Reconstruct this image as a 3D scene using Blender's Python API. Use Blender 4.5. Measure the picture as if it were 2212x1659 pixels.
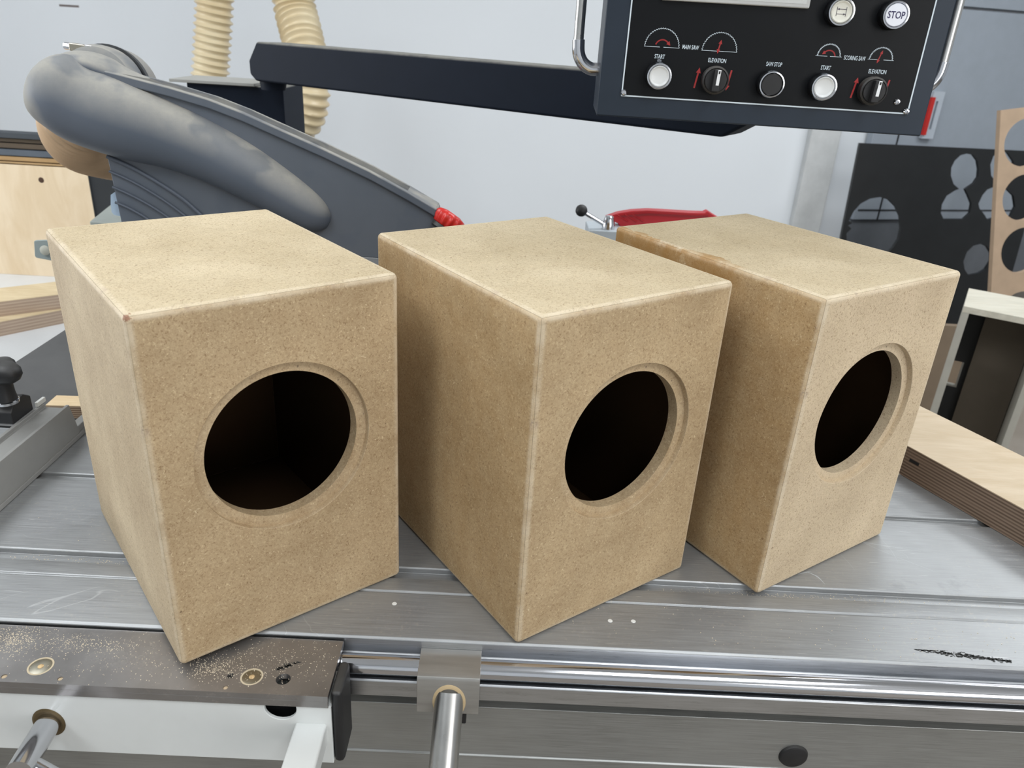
import bpy, bmesh, math, random
from mathutils import Vector, Matrix, noise
random.seed(7)
sc = bpy.context.scene
COL = sc.collection
for o in list(bpy.data.objects):
    bpy.data.objects.remove(o)

# ------------------------------------------------------------------ camera
FPX = 1649.594
PITCH, ROLL, YAW = 0.42925737, 0.06108322, -0.01781679
CAM = Vector((0, 0, 0.46878456))
def _axes():
    f = Vector((0, math.cos(PITCH), -math.sin(PITCH)))
    u = Vector((0, math.sin(PITCH), math.cos(PITCH)))
    x = Vector((1, 0, 0))
    c, s = math.cos(ROLL), math.sin(ROLL)
    R = Matrix.Rotation(YAW, 3, 'Z')
    return R @ (c * x + s * u), R @ (-s * x + c * u), R @ f
RX, RU, RF = _axes()
cam = bpy.data.cameras.new('camera')
cam.sensor_width = 36.0
cam.lens = FPX / 2212 * 36.0
cam.clip_start = 0.02
cam.clip_end = 60
cam.dof.use_dof = True
cam.dof.focus_distance = 0.72
cam.dof.aperture_fstop = 13.0
co = bpy.data.objects.new('camera', cam)
COL.objects.link(co)
m = Matrix.Identity(4)
for i in range(3):
    m[i][0], m[i][1], m[i][2], m[i][3] = RX[i], RU[i], -RF[i], CAM[i]
co.matrix_world = m
sc.camera = co

# ------------------------------------------------------------------ world, lights, exposure
w = bpy.data.worlds.new('world')
sc.world = w
w.use_nodes = True
w.node_tree.nodes['Background'].inputs[0].default_value = (0.75, 0.86, 1.0, 1)
w.node_tree.nodes['Background'].inputs[1].default_value = 0.6
sc.view_settings.view_transform = 'Standard'
sc.view_settings.look = 'None'
sc.view_settings.gamma = 1
sc.view_settings.use_curve_mapping = False
sc.view_settings.exposure = -0.25
FLOOR, CEIL = -0.88, 2.15
def area(name, loc, target, sx, sy, power, col):
    l = bpy.data.lights.new(name, 'AREA')
    l.shape = 'RECTANGLE'
    l.size, l.size_y, l.energy, l.color = sx, sy, power, col
    o = bpy.data.objects.new(name, l)
    COL.objects.link(o)
    o.location = loc
    d = Vector(target) - Vector(loc)
    o.rotation_euler = d.to_track_quat('-Z', 'Y').to_euler()
    return o
COOL = (0.93, 0.97, 1.0)
for lx, ly, pw in ((-1.6, 0.9, 40), (0.9, 2.3, 44), (2.8, 2.5, 52), (-1.4, -0.8, 40), (0.8, -0.7, 40), (2.8, 0.2, 44)):
    area('ceiling_lamp', (lx, ly, CEIL - 0.12), (lx, ly, 0), 0.9, 1.3, pw * 0.90, COOL)
area('unseen_light', (-4.1, 1.4, 0.55), (0, 1.0, 0.1), 2.6, 1.4, 92, (0.96, 0.98, 1.0))  # big window on the left, out of view
area('unseen_light', (2.2, -3.0, 0.9), (0.3, 0.7, 0.0), 3.0, 1.6, 84, (1.0, 0.985, 0.97))  # no known window here: added behind the camera to brighten the box fronts

# ------------------------------------------------------------------ helpers
def ray(px, py):
    return ((px - 1106) / FPX) * RX + ((829.5 - py) / FPX) * RU + RF
def at(px, py, Y):
    d = ray(px, py)
    return CAM + d * (Y / d.y)
def atz(px, py, z):
    d = ray(px, py)
    return CAM + d * ((z - CAM.z) / d.z)
def atx(px, py, X):
    d = ray(px, py)
    return CAM + d * (X / d.x)
def atp(px, py, P, n):
    d = ray(px, py)
    return CAM + d * ((P - CAM).dot(n) / d.dot(n))

def link(name, bm, mat, parent=None, bevel=0, seg=2, recalc=True, sharp=32, double=0):
    if double:
        bmesh.ops.remove_doubles(bm, verts=bm.verts, dist=double)
    if recalc:
        bmesh.ops.recalc_face_normals(bm, faces=bm.faces)
    lim = math.radians(sharp)
    for f in bm.faces:
        f.smooth = True
    for e in bm.edges:
        if len(e.link_faces) == 2:
            e.smooth = e.calc_face_angle(0) < lim
        else:
            e.smooth = False
    me = bpy.data.meshes.new(name)
    bm.to_mesh(me)
    bm.free()
    if mat is not None:
        for mm in (mat if isinstance(mat, (list, tuple)) else [mat]):
            me.materials.append(mm)
    o = bpy.data.objects.new(name, me)
    COL.objects.link(o)
    if parent:
        o.parent = parent
    if bevel:
        b = o.modifiers.new('bevel', 'BEVEL')
        b.width = bevel
        b.segments = seg
        b.limit_method = 'ANGLE'
        b.angle_limit = math.radians(32)
        b.harden_normals = True
    return o
def tag(o, label, cat, group=None, kind=None):
    if label: o['label'] = label
    if cat: o['category'] = cat
    if group: o['group'] = group
    if kind: o['kind'] = kind
    return o
def thing(name, label, cat, loc=(0, 0, 0), rz=0, group=None):
    o = bpy.data.objects.new(name, None)
    o.empty_display_size = 0.05
    COL.objects.link(o)
    o.location = loc
    o.rotation_euler = (0, 0, rz)
    return tag(o, label, cat, group)
def add_box(bm, x0, x1, y0, y1, z0, z1, M=None):
    vs = [bm.verts.new((x, y, z)) for z in (z0, z1) for y in (y0, y1) for x in (x0, x1)]
    for f in ((0, 1, 3, 2), (4, 6, 7, 5), (0, 4, 5, 1), (2, 3, 7, 6), (0, 2, 6, 4), (1, 5, 7, 3)):
        bm.faces.new([vs[i] for i in f])
    if M is not None:
        bmesh.ops.transform(bm, matrix=M, verts=vs)
    return vs
def box(name, x0, x1, y0, y1, z0, z1, mat, parent=None, bevel=0, M=None):
    bm = bmesh.new()
    add_box(bm, x0, x1, y0, y1, z0, z1, M)
    return link(name, bm, mat, parent, bevel)
def add_prism(bm, pts, off):
    """solid between polygon pts (3D) and pts+off"""
    off = Vector(off)
    a = [bm.verts.new(Vector(p)) for p in pts]
    b = [bm.verts.new(Vector(p) + off) for p in pts]
    bm.faces.new(a)
    bm.faces.new(b[::-1])
    n = len(a)
    for i in range(n):
        bm.faces.new((a[i], b[i], b[(i + 1) % n], a[(i + 1) % n]))
def add_tube(bm, path, rad, n=20, caps=True, squash=None):
    P = [Vector(p) for p in path]
    t0 = (P[1] - P[0]).normalized()
    up = Vector((0, 0, 1)) if abs(t0.z) < 0.9 else Vector((0, 1, 0))
    nrm = (up - t0 * up.dot(t0)).normalized()
    rings = []
    for i, p in enumerate(P):
        t = (P[min(i + 1, len(P) - 1)] - P[max(i - 1, 0)]).normalized()
        nrm = (nrm - t * nrm.dot(t)).normalized()
        b = t.cross(nrm)
        r = rad[i] if isinstance(rad, (list, tuple)) else rad
        rings.append([bm.verts.new(p + (nrm * math.cos(2 * math.pi * k / n) + b * math.sin(2 * math.pi * k / n)) * r) for k in range(n)])
    for i in range(len(rings) - 1):
        for k in range(n):
            bm.faces.new((rings[i][k], rings[i][(k + 1) % n], rings[i + 1][(k + 1) % n], rings[i + 1][k]))
    if caps:
        bm.faces.new(rings[0][::-1])
        bm.faces.new(rings[-1])
    return rings
def tube(name, path, rad, mat, parent=None, n=20, caps=True, sharp=32, bevel=0):
    bm = bmesh.new()
    add_tube(bm, path, rad, n, caps)
    return link(name, bm, mat, parent, sharp=sharp, bevel=bevel)
def spline(pts, n=12):
    P = [Vector(p) for p in pts]
    P = [2 * P[0] - P[1]] + P + [2 * P[-1] - P[-2]]
    out = []
    for i in range(1, len(P) - 2):
        for k in range(n):
            t = k / n
            a, b, c, d = P[i - 1], P[i], P[i + 1], P[i + 2]
            out.append(0.5 * ((2 * b) + (c - a) * t + (2 * a - 5 * b + 4 * c - d) * t * t + (3 * b - a - 3 * c + d) * t ** 3))
    out.append(P[-2])
    return out
def resample(path, step):
    out = [path[0]]
    acc = 0
    for a, b in zip(path, path[1:]):
        L = (b - a).length
        pos = step - acc
        while pos <= L:
            out.append(a.lerp(b, pos / L))
            pos += step
        acc = (acc + L) % step
    return out
def add_lathe(bm, prof, M, n=32):
    """prof: (radius, height) list around local z"""
    rings = []
    for r, z in prof:
        if r < 1e-6:
            rings.append([bm.verts.new(M @ Vector((0, 0, z)))])
        else:
            rings.append([bm.verts.new(M @ Vector((r * math.cos(2 * math.pi * k / n), r * math.sin(2 * math.pi * k / n), z))) for k in range(n)])
    for a, b in zip(rings, rings[1:]):
        for k in range(n):
            k2 = (k + 1) % n
            if len(a) == 1 and len(b) == 1:
                continue
            if len(a) == 1:
                bm.faces.new((a[0], b[k], b[k2]))
            elif len(b) == 1:
                bm.faces.new((a[k], b[0], a[k2]))
            else:
                bm.faces.new((a[k], b[k], b[k2], a[k2]))
    if len(rings[0]) > 1: bm.faces.new(rings[0][::-1])
    if len(rings[-1]) > 1: bm.faces.new(rings[-1])
def lathe(name, prof, M, mat, parent=None, n=32, sharp=32):
    bm = bmesh.new()
    add_lathe(bm, prof, M, n)
    return link(name, bm, mat, parent, sharp=sharp)
def frame(origin, zaxis, xhint=(1, 0, 0)):
    z = Vector(zaxis).normalized()
    x = Vector(xhint)
    x = (x - z * x.dot(z)).normalized()
    y = z.cross(x)
    return Matrix(((x.x, y.x, z.x, origin[0]), (x.y, y.y, z.y, origin[1]), (x.z, y.z, z.z, origin[2]), (0, 0, 0, 1)))

# ------------------------------------------------------------------ materials
def s2l(c):
    return tuple(((v / 255) / 12.92 if v / 255 <= 0.04045 else ((v / 255 + 0.055) / 1.055) ** 2.4) for v in c)
class Mat:
    def __init__(s, name, rgb=(200, 200, 200), rough=0.5, metal=0.0, spec=0.5):
        s.m = bpy.data.materials.new(name)
        s.m.use_nodes = True
        s.nt = s.m.node_tree
        s.b = s.nt.nodes['Principled BSDF']
        s.b.inputs['Base Color'].default_value = (*s2l(rgb), 1)
        s.b.inputs['Roughness'].default_value = rough
        s.b.inputs['Metallic'].default_value = metal
        s.b.inputs['Specular IOR Level'].default_value = spec
        s._tc = None
    def node(s, t, **kw):
        n = s.nt.nodes.new(t)
        for k, v in kw.items():
            setattr(n, k, v)
        return n
    def put(s, sock, v):
        if hasattr(v, 'links') or isinstance(v, bpy.types.NodeSocket):
            s.nt.links.new(v, sock)
        else:
            sock.default_value = v
    @property
    def obj(s):
        if s._tc is None:
            s._tc = s.node('ShaderNodeTexCoord')
        return s._tc.outputs['Object']
    def mapped(s, scale=(1, 1, 1), rot=(0, 0, 0), loc=(0, 0, 0)):
        n = s.node('ShaderNodeMapping')
        s.put(n.inputs['Vector'], s.obj)
        n.inputs['Scale'].default_value = scale
        n.inputs['Rotation'].default_value = rot
        n.inputs['Location'].default_value = loc
        return n.outputs[0]
    def noise(s, scale, detail=3, rough=0.5, vec=None, dist=0.0):
        n = s.node('ShaderNodeTexNoise')
        n.inputs['Scale'].default_value = scale
        n.inputs['Detail'].default_value = detail
        n.inputs['Roughness'].default_value = rough
        n.inputs['Distortion'].default_value = dist
        s.put(n.inputs['Vector'], vec if vec is not None else s.obj)
        return n.outputs['Fac']
    def ramp(s, fac, lo, hi, a=0.0, b=1.0):
        n = s.node('ShaderNodeMapRange')
        n.inputs[1].default_value, n.inputs[2].default_value = lo, hi
        n.inputs[3].default_value, n.inputs[4].default_value = a, b
        s.put(n.inputs[0], fac)
        return n.outputs[0]
    def math(s, op, a, b=0.0):
        n = s.node('ShaderNodeMath', operation=op)
        s.put(n.inputs[0], a)
        s.put(n.inputs[1], b)
        return n.outputs[0]
    def mix(s, fac, a, b):
        n = s.node('ShaderNodeMix', data_type='RGBA')
        s.put(n.inputs[0], fac)
        for i, v in ((6, a), (7, b)):
            if isinstance(v, (tuple, list)):
                v = (*s2l(v), 1)
            s.put(n.inputs[i], v)
        return n.outputs[2]
    def attr(s, name):
        n = s.node('ShaderNodeAttribute', attribute_name=name)
        return n.outputs['Fac']
    def normal_z(s):
        g = s.node('ShaderNodeNewGeometry')
        x = s.node('ShaderNodeSeparateXYZ')
        s.put(x.inputs[0], g.outputs['Normal'])
        return x.outputs[2]
    def sep(s, vec=None):
        x = s.node('ShaderNodeSeparateXYZ')
        s.put(x.inputs[0], vec if vec is not None else s.obj)
        return x.outputs
    def bump(s, h, strength=0.2, dist=0.001):
        n = s.node('ShaderNodeBump')
        n.inputs['Strength'].default_value = strength
        n.inputs['Distance'].default_value = dist
        s.put(n.inputs['Height'], h)
        s.put(s.b.inputs['Normal'], n.outputs[0])
    def color(s, v): s.put(s.b.inputs['Base Color'], v)
    def rough(s, v): s.put(s.b.inputs['Roughness'], v)

def mat_mdf(name='mdf', dark=(160, 130, 92), light=(196, 168, 126), stain=False, chip=False, pale=(218, 204, 180)):
    M = Mat(name, light, 0.65, spec=0.35)
    m1 = M.noise(11, 4, 0.6)
    m2 = M.noise(60, 3, 0.6)
    base = M.mix(M.ramp(m1, 0.3, 0.7), dark, light)
    base = M.mix(M.ramp(m2, 0.35, 0.75, 0, 0.22), base, (206, 187, 152))
    fib = M.noise(520, 5, 0.75, dist=1.2)
    base = M.mix(M.ramp(fib, 0.47, 0.36, 0, 0.72), base, (120, 90, 58))
    base = M.mix(M.ramp(fib, 0.56, 0.68, 0, 0.6), base, (226, 204, 164))
    l = M.noise(190, 2, 0.5, dist=3.0)
    base = M.mix(M.ramp(l, 0.68, 0.74, 0, 0.55), base, (232, 214, 178))
    sp = M.noise(240, 2, 0.4)
    base = M.mix(M.ramp(sp, 0.76, 0.78, 0, 0.7), base, (86, 60, 38))
    # sanded, paler core shows along the rounded edges
    e = M.math('MULTIPLY', M.attr('edge'), M.ramp(M.noise(30, 4, 0.6), 0.3, 0.65, 0.05, 0.55))
    base = M.mix(e, base, pale)
    dk = M.math('MULTIPLY', M.attr('edge'), M.ramp(M.noise(40, 5, 0.7), 0.58, 0.66, 0, 0.45))
    base = M.mix(dk, base, (160, 138, 122))
    if stain:
        x, y, z = M.sep()
        n = M.noise(34, 5, 0.65)
        # dried glue smeared over the upper left edge of this cabinet
        below = M.math('MAXIMUM', M.math('SUBTRACT', 0.2939, z), 0.0)
        dd = M.math('ADD', M.math('ADD', x, M.math('MULTIPLY', below, 0.30)), M.math('MULTIPLY', M.math('ADD', n, M.math('MULTIPLY', M.noise(9, 2, 0.5), 1.2)), 0.026))
        s_ = M.math('MULTIPLY', M.ramp(dd, 0.0335, 0.0350, 1, 0), M.ramp(y, 0.085, 0.10, 0, 1))
        base = M.mix(M.math('MULTIPLY', s_, M.ramp(M.noise(70, 4, 0.7), 0.35, 0.6, 0.3, 0.75)), base, (158, 116, 58))
    if chip:
        # broken corner showing brown core
        v = M.node('ShaderNodeVectorMath', operation='DISTANCE')
        M.put(v.inputs[0], M.obj); v.inputs[1].default_value = (0.0015, 0.0015, 0.2925)
        dch = M.math('ADD', v.outputs['Value'], M.math('MULTIPLY', M.noise(420, 3, 0.6), 0.007))
        base = M.mix(M.ramp(dch, 0.0062, 0.0068, 0.8, 0), base, (140, 92, 70))
    M.color(base)
    M.bump(fib, 0.25, 0.0004)
    return M.m
def mat_alu(name, rgb=(168, 170, 170), rough=0.34, stretch=(1.5, 60, 60), metal=1.0, dust=0.0, scratch=True, lines=False):
    M = Mat(name, rgb, rough, metal)
    v = M.mapped(stretch)
    n = M.noise(14, 5, 0.65, v)
    c2 = tuple(int(q * 0.86) for q in rgb)
    col = M.mix(M.ramp(n, 0.3, 0.7), c2, rgb)
    big = M.noise(7, 3, 0.55)
    col = M.mix(M.ramp(big, 0.4, 0.7, 0, 0.35), col, tuple(min(255, int(q * 1.12)) for q in rgb))
    rr = M.ramp(n, 0.3, 0.7, rough * 0.85, rough * 1.25)
    if scratch:
        s1 = M.noise(9, 2, 0.5, M.mapped((3, 40, 10), (0, 0, 0.5)), dist=0.5)
        f = M.ramp(s1, 0.70, 0.74, 0, 0.35)
        col = M.mix(f, col, (215, 216, 214))
    if lines:
        # hairline scuffs wandering over the worn surface
        q = M.noise(5, 3, 0.6, dist=1.2)
        hair = M.ramp(M.math('ABSOLUTE', M.math('SUBTRACT', q, 0.5)), 0.0, 0.0025, 1.0, 0.0)
        msk = M.ramp(M.noise(4.5, 2, 0.5, M.mapped((1, 1, 1), (0, 0, 0), (3, 1, 0))), 0.5, 0.6, 0, 0.25)
        col = M.mix(M.math('MULTIPLY', hair, msk), col, (235, 236, 236))
        blot = M.ramp(M.noise(16, 5, 0.7), 0.6, 0.72, 0, 0.25)
        col = M.mix(blot, col, (128, 130, 132))
        rr = M.math('ADD', rr, M.math('MULTIPLY', blot, 0.5))
    if dust:
        d = M.noise(240, 4, 0.7)
        d2 = M.noise(10, 4, 0.6)
        f = M.math('MULTIPLY', M.ramp(d, 0.55, 0.7, 0, 1), M.ramp(d2, 0.42, 0.68, 0, dust))
        col = M.mix(f, col, (205, 190, 165))
        M.put(M.b.inputs['Metallic'], M.math('SUBTRACT', metal, M.math('MULTIPLY', f, 0.9)))
    M.color(col)
    M.rough(rr)
    M.bump(n, 0.08, 0.0004)
    return M.m
def mat_paint(name, rgb, rough=0.45, dust=0.0, dustcol=(160, 158, 152), var=0.06, metal=0.0, spec=0.5):
    M = Mat(name, rgb, rough, metal, spec)
    n = M.noise(14, 5, 0.6)
    c2 = tuple(int(q * (1 - var)) for q in rgb)
    col = M.mix(M.ramp(n, 0.3, 0.7), c2, rgb)
    if dust:
        z = M.normal_z()
        f = M.math('MULTIPLY', M.ramp(z, 0.25, 0.9, 0, 1), M.ramp(M.noise(26, 5, 0.65), 0.3, 0.6, dust * 0.55, dust))
        col = M.mix(f, col, dustcol)
        M.rough(M.ramp(f, 0, 1, rough, 0.85))
    M.color(col)
    M.bump(M.noise(500, 2, 0.5), 0.06, 0.0003)
    return M.m
def mat_ply(name, face=(222, 200, 164), dark=(204, 178, 140)):
    M = Mat(name, face, 0.6, spec=0.3)
    v = M.mapped((1.2, 6, 6))
    n = M.noise(5, 5, 0.6, v, dist=1.5)
    col = M.mix(M.ramp(n, 0.35, 0.65), dark, face)
    col = M.mix(M.ramp(M.noise(40, 4, 0.6, M.mapped((1, 12, 12))), 0.5, 0.75, 0, 0.3), col, (190, 160, 122))
    M.color(col)
    return M.m
def mat_layers(name, a=(176, 156, 134), b=(108, 88, 72), n=12, thick=0.04):
    """plywood edge: thin veneers stacked along local z"""
    M = Mat(name, a, 0.75, spec=0.2)
    x, y, z = M.sep()
    w_ = M.math('SINE', M.math('MULTIPLY', z, 2 * math.pi * n / thick))
    col = M.mix(M.ramp(w_, -0.5, 0.5), b, a)
    col = M.mix(M.ramp(M.noise(12, 4, 0.7, M.mapped((1, 1, 25))), 0.45, 0.75, 0, 0.6), col, (150, 128, 112))
    M.color(col)
    return M.m

MDF_IN = Mat('mdf_inner_darkened', (62, 45, 29), 0.9, spec=0.1).m  # inner faces coloured dark to deepen the shade inside the boxes
MDF_TOP = mat_mdf('mdf_top_lit', (180, 163, 132), (203, 187, 157))  # same MDF toned per panel: paler where lit, warmer and darker where shaded
MDF_TOP1 = mat_mdf('mdf_top_lit_chipped', (180, 163, 132), (203, 187, 157), chip=True)
MDF_TOP3 = mat_mdf('mdf_top_lit_glued', (180, 163, 132), (203, 187, 157), stain=True)
MDF_SIDE1 = mat_mdf('mdf_side_lit', (170, 150, 122), (200, 182, 152), chip=True)
MDF_FRONT1 = mat_mdf('mdf_front_shaded', (160, 136, 103), (184, 159, 124), chip=True)
MDF_FRONT = mat_mdf('mdf_front_half_lit', (160, 136, 103), (188, 163, 127))
MDF_FRONT3 = mat_mdf('mdf_front_lit', (186, 166, 138), (212, 192, 162))
MDF_SIDE = mat_mdf('mdf_side_shaded', (164, 136, 97), (186, 157, 116))
MDF_SIDE3 = mat_mdf('mdf_side_shaded_glued', (164, 134, 94), (188, 157, 113), stain=True)
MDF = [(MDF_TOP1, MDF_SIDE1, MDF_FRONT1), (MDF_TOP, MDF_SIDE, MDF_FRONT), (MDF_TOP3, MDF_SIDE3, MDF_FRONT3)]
ALU = mat_alu('brushed_aluminium', (163, 165, 166), 0.42, metal=0.55, dust=0.3, lines=True)
ALU_F = mat_alu('front_aluminium', (196, 198, 201), 0.3, dust=0.12)
ALU_BODY = mat_alu('anodised_aluminium', (168, 169, 167), 0.42, metal=0.8, scratch=False)
STEEL = mat_alu('ground_steel', (150, 147, 145), 0.24, (1, 1, 1), metal=0.7, dust=0.25, scratch=False)
CHROME = Mat('chrome', (205, 206, 210), 0.12, 1.0).m
SATIN = mat_alu('satin_steel', (206, 205, 202), 0.27, (0.6, 0.6, 0.6), scratch=False)
BLACKPL = mat_paint('black_plastic', (24, 24, 26), 0.5, 0.25, (110, 108, 104))
NAVY = mat_paint('navy_powder_coat', (20, 27, 39), 0.6, 0.7, (150, 148, 140), spec=0.12)
NAVY_P = mat_paint('navy_panel_coat', (38, 47, 59), 0.4, 0.15, spec=0.3)
WHITEPAINT = mat_paint('white_enamel', (214, 216, 214), 0.3, var=0.03)
IRON = mat_paint('cast_iron', (74, 74, 75), 0.42, 0.12, metal=0.3)
RED = mat_paint('red_plastic', (200, 38, 30), 0.35)
REDDARK = mat_paint('red_enamel', (176, 22, 34), 0.35)

# ------------------------------------------------------------------ the room
def struct(name, bm, mat):
    o = link(name, bm, mat)
    o['kind'] = 'structure'
    return o
WALL = Mat('white_wall_paint', (226, 230, 234), 0.8, spec=0.2)
WALL.color(WALL.mix(WALL.ramp(WALL.noise(0.9, 3, 0.5), 0.3, 0.7), (225, 229, 233), (229, 233, 237)))
WALL = WALL.m
FL = Mat('grey_floor_paint', (128, 120, 110), 0.55)
FL.color(FL.mix(FL.ramp(FL.noise(2.5, 5, 0.6), 0.3, 0.7), (118, 110, 100), (138, 131, 122)))
FL = FL.m
CE = Mat('ceiling_paint', (225, 228, 230), 0.85).m
WY = 4.45
bm = bmesh.new(); add_box(bm, -4.2, 6.2, -3.2, 6.2, FLOOR - 0.1, FLOOR); struct('floor', bm, FL)
bm = bmesh.new(); add_box(bm, -4.2, 6.2, -3.2, 6.2, CEIL, CEIL + 0.1); struct('ceiling', bm, CE)
corner = at(1795, 400, WY)
bm = bmesh.new(); add_box(bm, -4.2, corner.x, WY, WY + 0.1, FLOOR, CEIL); struct('wall_back', bm, WALL)
bm = bmesh.new(); add_box(bm, -4.3, -4.2, -3.2, WY + 0.1, FLOOR, CEIL); struct('wall_left', bm, WALL)
bm = bmesh.new(); add_box(bm, 6.2, 6.3, -3.2, 6.2, FLOOR, CEIL); struct('wall_right', bm, WALL)
bm = bmesh.new(); add_box(bm, -4.2, 6.2, -3.3, -3.2, FLOOR, CEIL); struct('wall_front', bm, WALL)
# turned wall on the right with the big grey door in it
dv = Vector((0.968, 0.25, 0)).normalized()
dn = Vector((dv.y, -dv.x, 0))          # towards the camera
def on_door(px, py, off=0.0):
    return atp(px, py, corner + Vector((0, 0.02, 0)) + dn * off, dn)
FW = frame(corner, (0, 0, 1), dv)
bm = bmesh.new(); add_box(bm, 0, 4.2, 0.04, 0.14, FLOOR - corner.z, CEIL - corner.z, FW); struct('wall_side', bm, WALL)
GREY = mat_paint('grey_door_paint', (158, 166, 176), 0.5, var=0.03)
inv = FW.inverted()
a0 = inv @ on_door(1872, 340, 0.03)
zb = (inv @ on_door(1944, 474, 0.03)).z
zt = (inv @ on_door(2140, 21, 0.03)).z
door = bpy.data.objects.new('door_1', None); COL.objects.link(door); door['kind'] = 'structure'
bm = bmesh.new(); add_box(bm, a0.x, 3.9, -0.02, 0.03, zb, zt - 0.008, FW); link('door_leaf', bm, GREY, door, 0.004)
bm = bmesh.new(); add_box(bm, a0.x - 0.02, 3.95, -0.03, 0.03, zt + 0.004, zt + 0.07, FW); link('door_rail', bm, GREY, door, 0.004)
zl = (inv @ on_door(2033, 452, 0.03)).z
bm = bmesh.new(); add_box(bm, a0.x + 0.02, 3.9, -0.026, -0.02, zl - 0.006, zl, FW); link('door_seal', bm, BLACKPL, door)
s0 = inv @ on_door(1935, 300, 0.03)
bm = bmesh.new(); add_box(bm, s0.x, s0.x + 0.008, -0.024, -0.02, zb, s0.z + 0.5, FW); link('door_seam', bm, BLACKPL, door)
bm = bmesh.new(); add_box(bm, a0.x, 3.9, 0.0, 0.035, FLOOR - corner.z, zb - 0.004, FW); link('door_kick_panel', bm, mat_paint('dark_panel', (112, 116, 122), 0.5), door, 0.004)
# recessed pull handle, white plate with a red edge
h = thing('door_handle', 'white recessed pull plate with a red strip on the grey door', 'door handle')
hp = [inv @ on_door(x, y, 0.05) for x, y in ((2037, 198), (2010, 299), (1975, 298), (1990, 198))]
hx0, hx1, hz0, hz1 = min(p.x for p in hp[2:]), max(p.x for p in hp[:2]), hp[1].z, hp[0].z
hx1 = (inv @ on_door(2023, 250, 0.05)).x
hx0 = (inv @ on_door(1999, 250, 0.05)).x
bm = bmesh.new()
for b in ((hx0, hx1, hz0, hz0 + 0.05), (hx0, hx1, hz1 - 0.05, hz1), (hx0, hx0 + 0.03, hz0 + 0.05, hz1 - 0.05), (hx1 - 0.03, hx1, hz0 + 0.05, hz1 - 0.05)):
    add_box(bm, b[0], b[1], -0.05, -0.021, b[2], b[3], FW)
link('plate', bm, mat_paint('pale_plastic', (190, 198, 208), 0.4), h)
bm = bmesh.new(); add_box(bm, hx0 + 0.03, hx1 - 0.03, -0.026, -0.021, hz0 + 0.05, hz1 - 0.05, FW); link('recess', bm, GREY, h)
bm = bmesh.new(); add_box(bm, hx0 - 0.012, hx0 + 0.012, -0.06, -0.021, hz0 + 0.02, hz1 - 0.03, FW); link('red_strip', bm, RED, h)
# pilaster at the wall corner
pa, pb = at(1742, 300, WY), at(1806, 300, WY)
bm = bmesh.new(); add_box(bm, pa.x, pb.x, WY - 0.06, WY, FLOOR, CEIL)
o = link('trim_1', bm, mat_paint('grey_white_trim', (206, 208, 208), 0.6), None, 0.006); o['kind'] = 'structure'
pc = at(1740, 620, WY)
# scuff on the wall
tag(box('wall_scuff', at(128, 11, WY).x, at(170, 11, WY).x, WY - 0.001, WY, at(128, 11, WY).z - 0.006, at(128, 11, WY).z + 0.004, mat_paint('scuff', (120, 110, 108), 0.8)), 'short dark scuff mark high on the white wall, above the grey dust hood', 'wall mark')

# ------------------------------------------------------------------ sliding table of the saw
st = thing('sliding_table', 'long brushed aluminium sliding saw table carrying the three boxes', 'saw table')
prof = [(0.8176, 0.0), (0.7245, 0.0), (0.7235, -0.001), (0.7235, -0.0045), (0.7200, -0.0052),
        (0.7145, -0.0052), (0.7112, -0.0045), (0.7112, -0.001), (0.7102, 0.0), (0.5912, 0.0), (0.590, -0.0012), (0.590, -0.006), (0.5765, -0.006), (0.5745, -0.0005), (0.573, 0.0),
        (0.5568, 0.0), (0.5556, -0.0016), (0.5540, -0.0012), (0.5530, 0.0), (0.5215, -0.0002), (0.4990, -0.0012), (0.4970, -0.0028),
        (0.4970, -0.0165), (0.4955, -0.018), (0.4900, -0.0185), (0.4900, -0.030), (0.4790, -0.0300), (0.4775, -0.0275), (0.4760, -0.0290), (0.4760, -0.0450),
        (0.5060, -0.0480), (0.5060, -0.0600), (0.5110, -0.0620), (0.5110, -0.0780), (0.5010, -0.0800), (0.5010, -0.1395), (0.4995, -0.1403), (0.4995, -0.142),
        (0.5010, -0.1430), (0.5010, -0.21), (0.8176, -0.21)]
XL, XR = -1.35, 1.45
bm = bmesh.new()
add_prism(bm, [(XL, y, z) for y, z in prof], (XR - XL, 0, 0))
# body below the lips gets the darker anodised finish
bm.faces.ensure_lookup_table()
for f in bm.faces:
    c = f.calc_center_median()
    if c.z < -0.003 and 0.48 > c.y or (c.z < -0.003 and c.y < 0.4972):
        f.material_index = 1
    if c.z < -0.046:
        f.material_index = 2
link('table_extrusion', bm, [ALU, ALU_F, ALU_BODY], st, 0.0006, 2)
bm = bmesh.new(); add_tube(bm, [(XL, 0.4855, -0.0195), (XR, 0.4855, -0.0195)], 0.0085, 32)
link('guide_rod', bm, CHROME, st)
plug = at(1714, 1634, 0.5)
lathe('cap_plug', [(0.0, 0.003), (0.0105, 0.003), (0.0125, 0.0022), (0.0135, 0.0), (0.0135, -0.004)][::-1], frame((plug.x, 0.501, plug.z), (0, -1, 0)), BLACKPL, st)
# cast iron main table beyond
mt = thing('main_table', 'dark grey cast iron main table behind the sliding table', 'saw table')
box('table_plate', -0.70, 0.42, 0.824, 1.66, -0.045, -0.0005, IRON, mt, 0.002)
box('machine_body', -0.62, 0.36, 0.90, 1.62, FLOOR, -0.045, WHITEPAINT, mt, 0.004)
box('sliding_table_base', -0.9, 1.0, 0.58, 0.80, FLOOR, -0.21, WHITEPAINT, st, 0.004)

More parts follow.
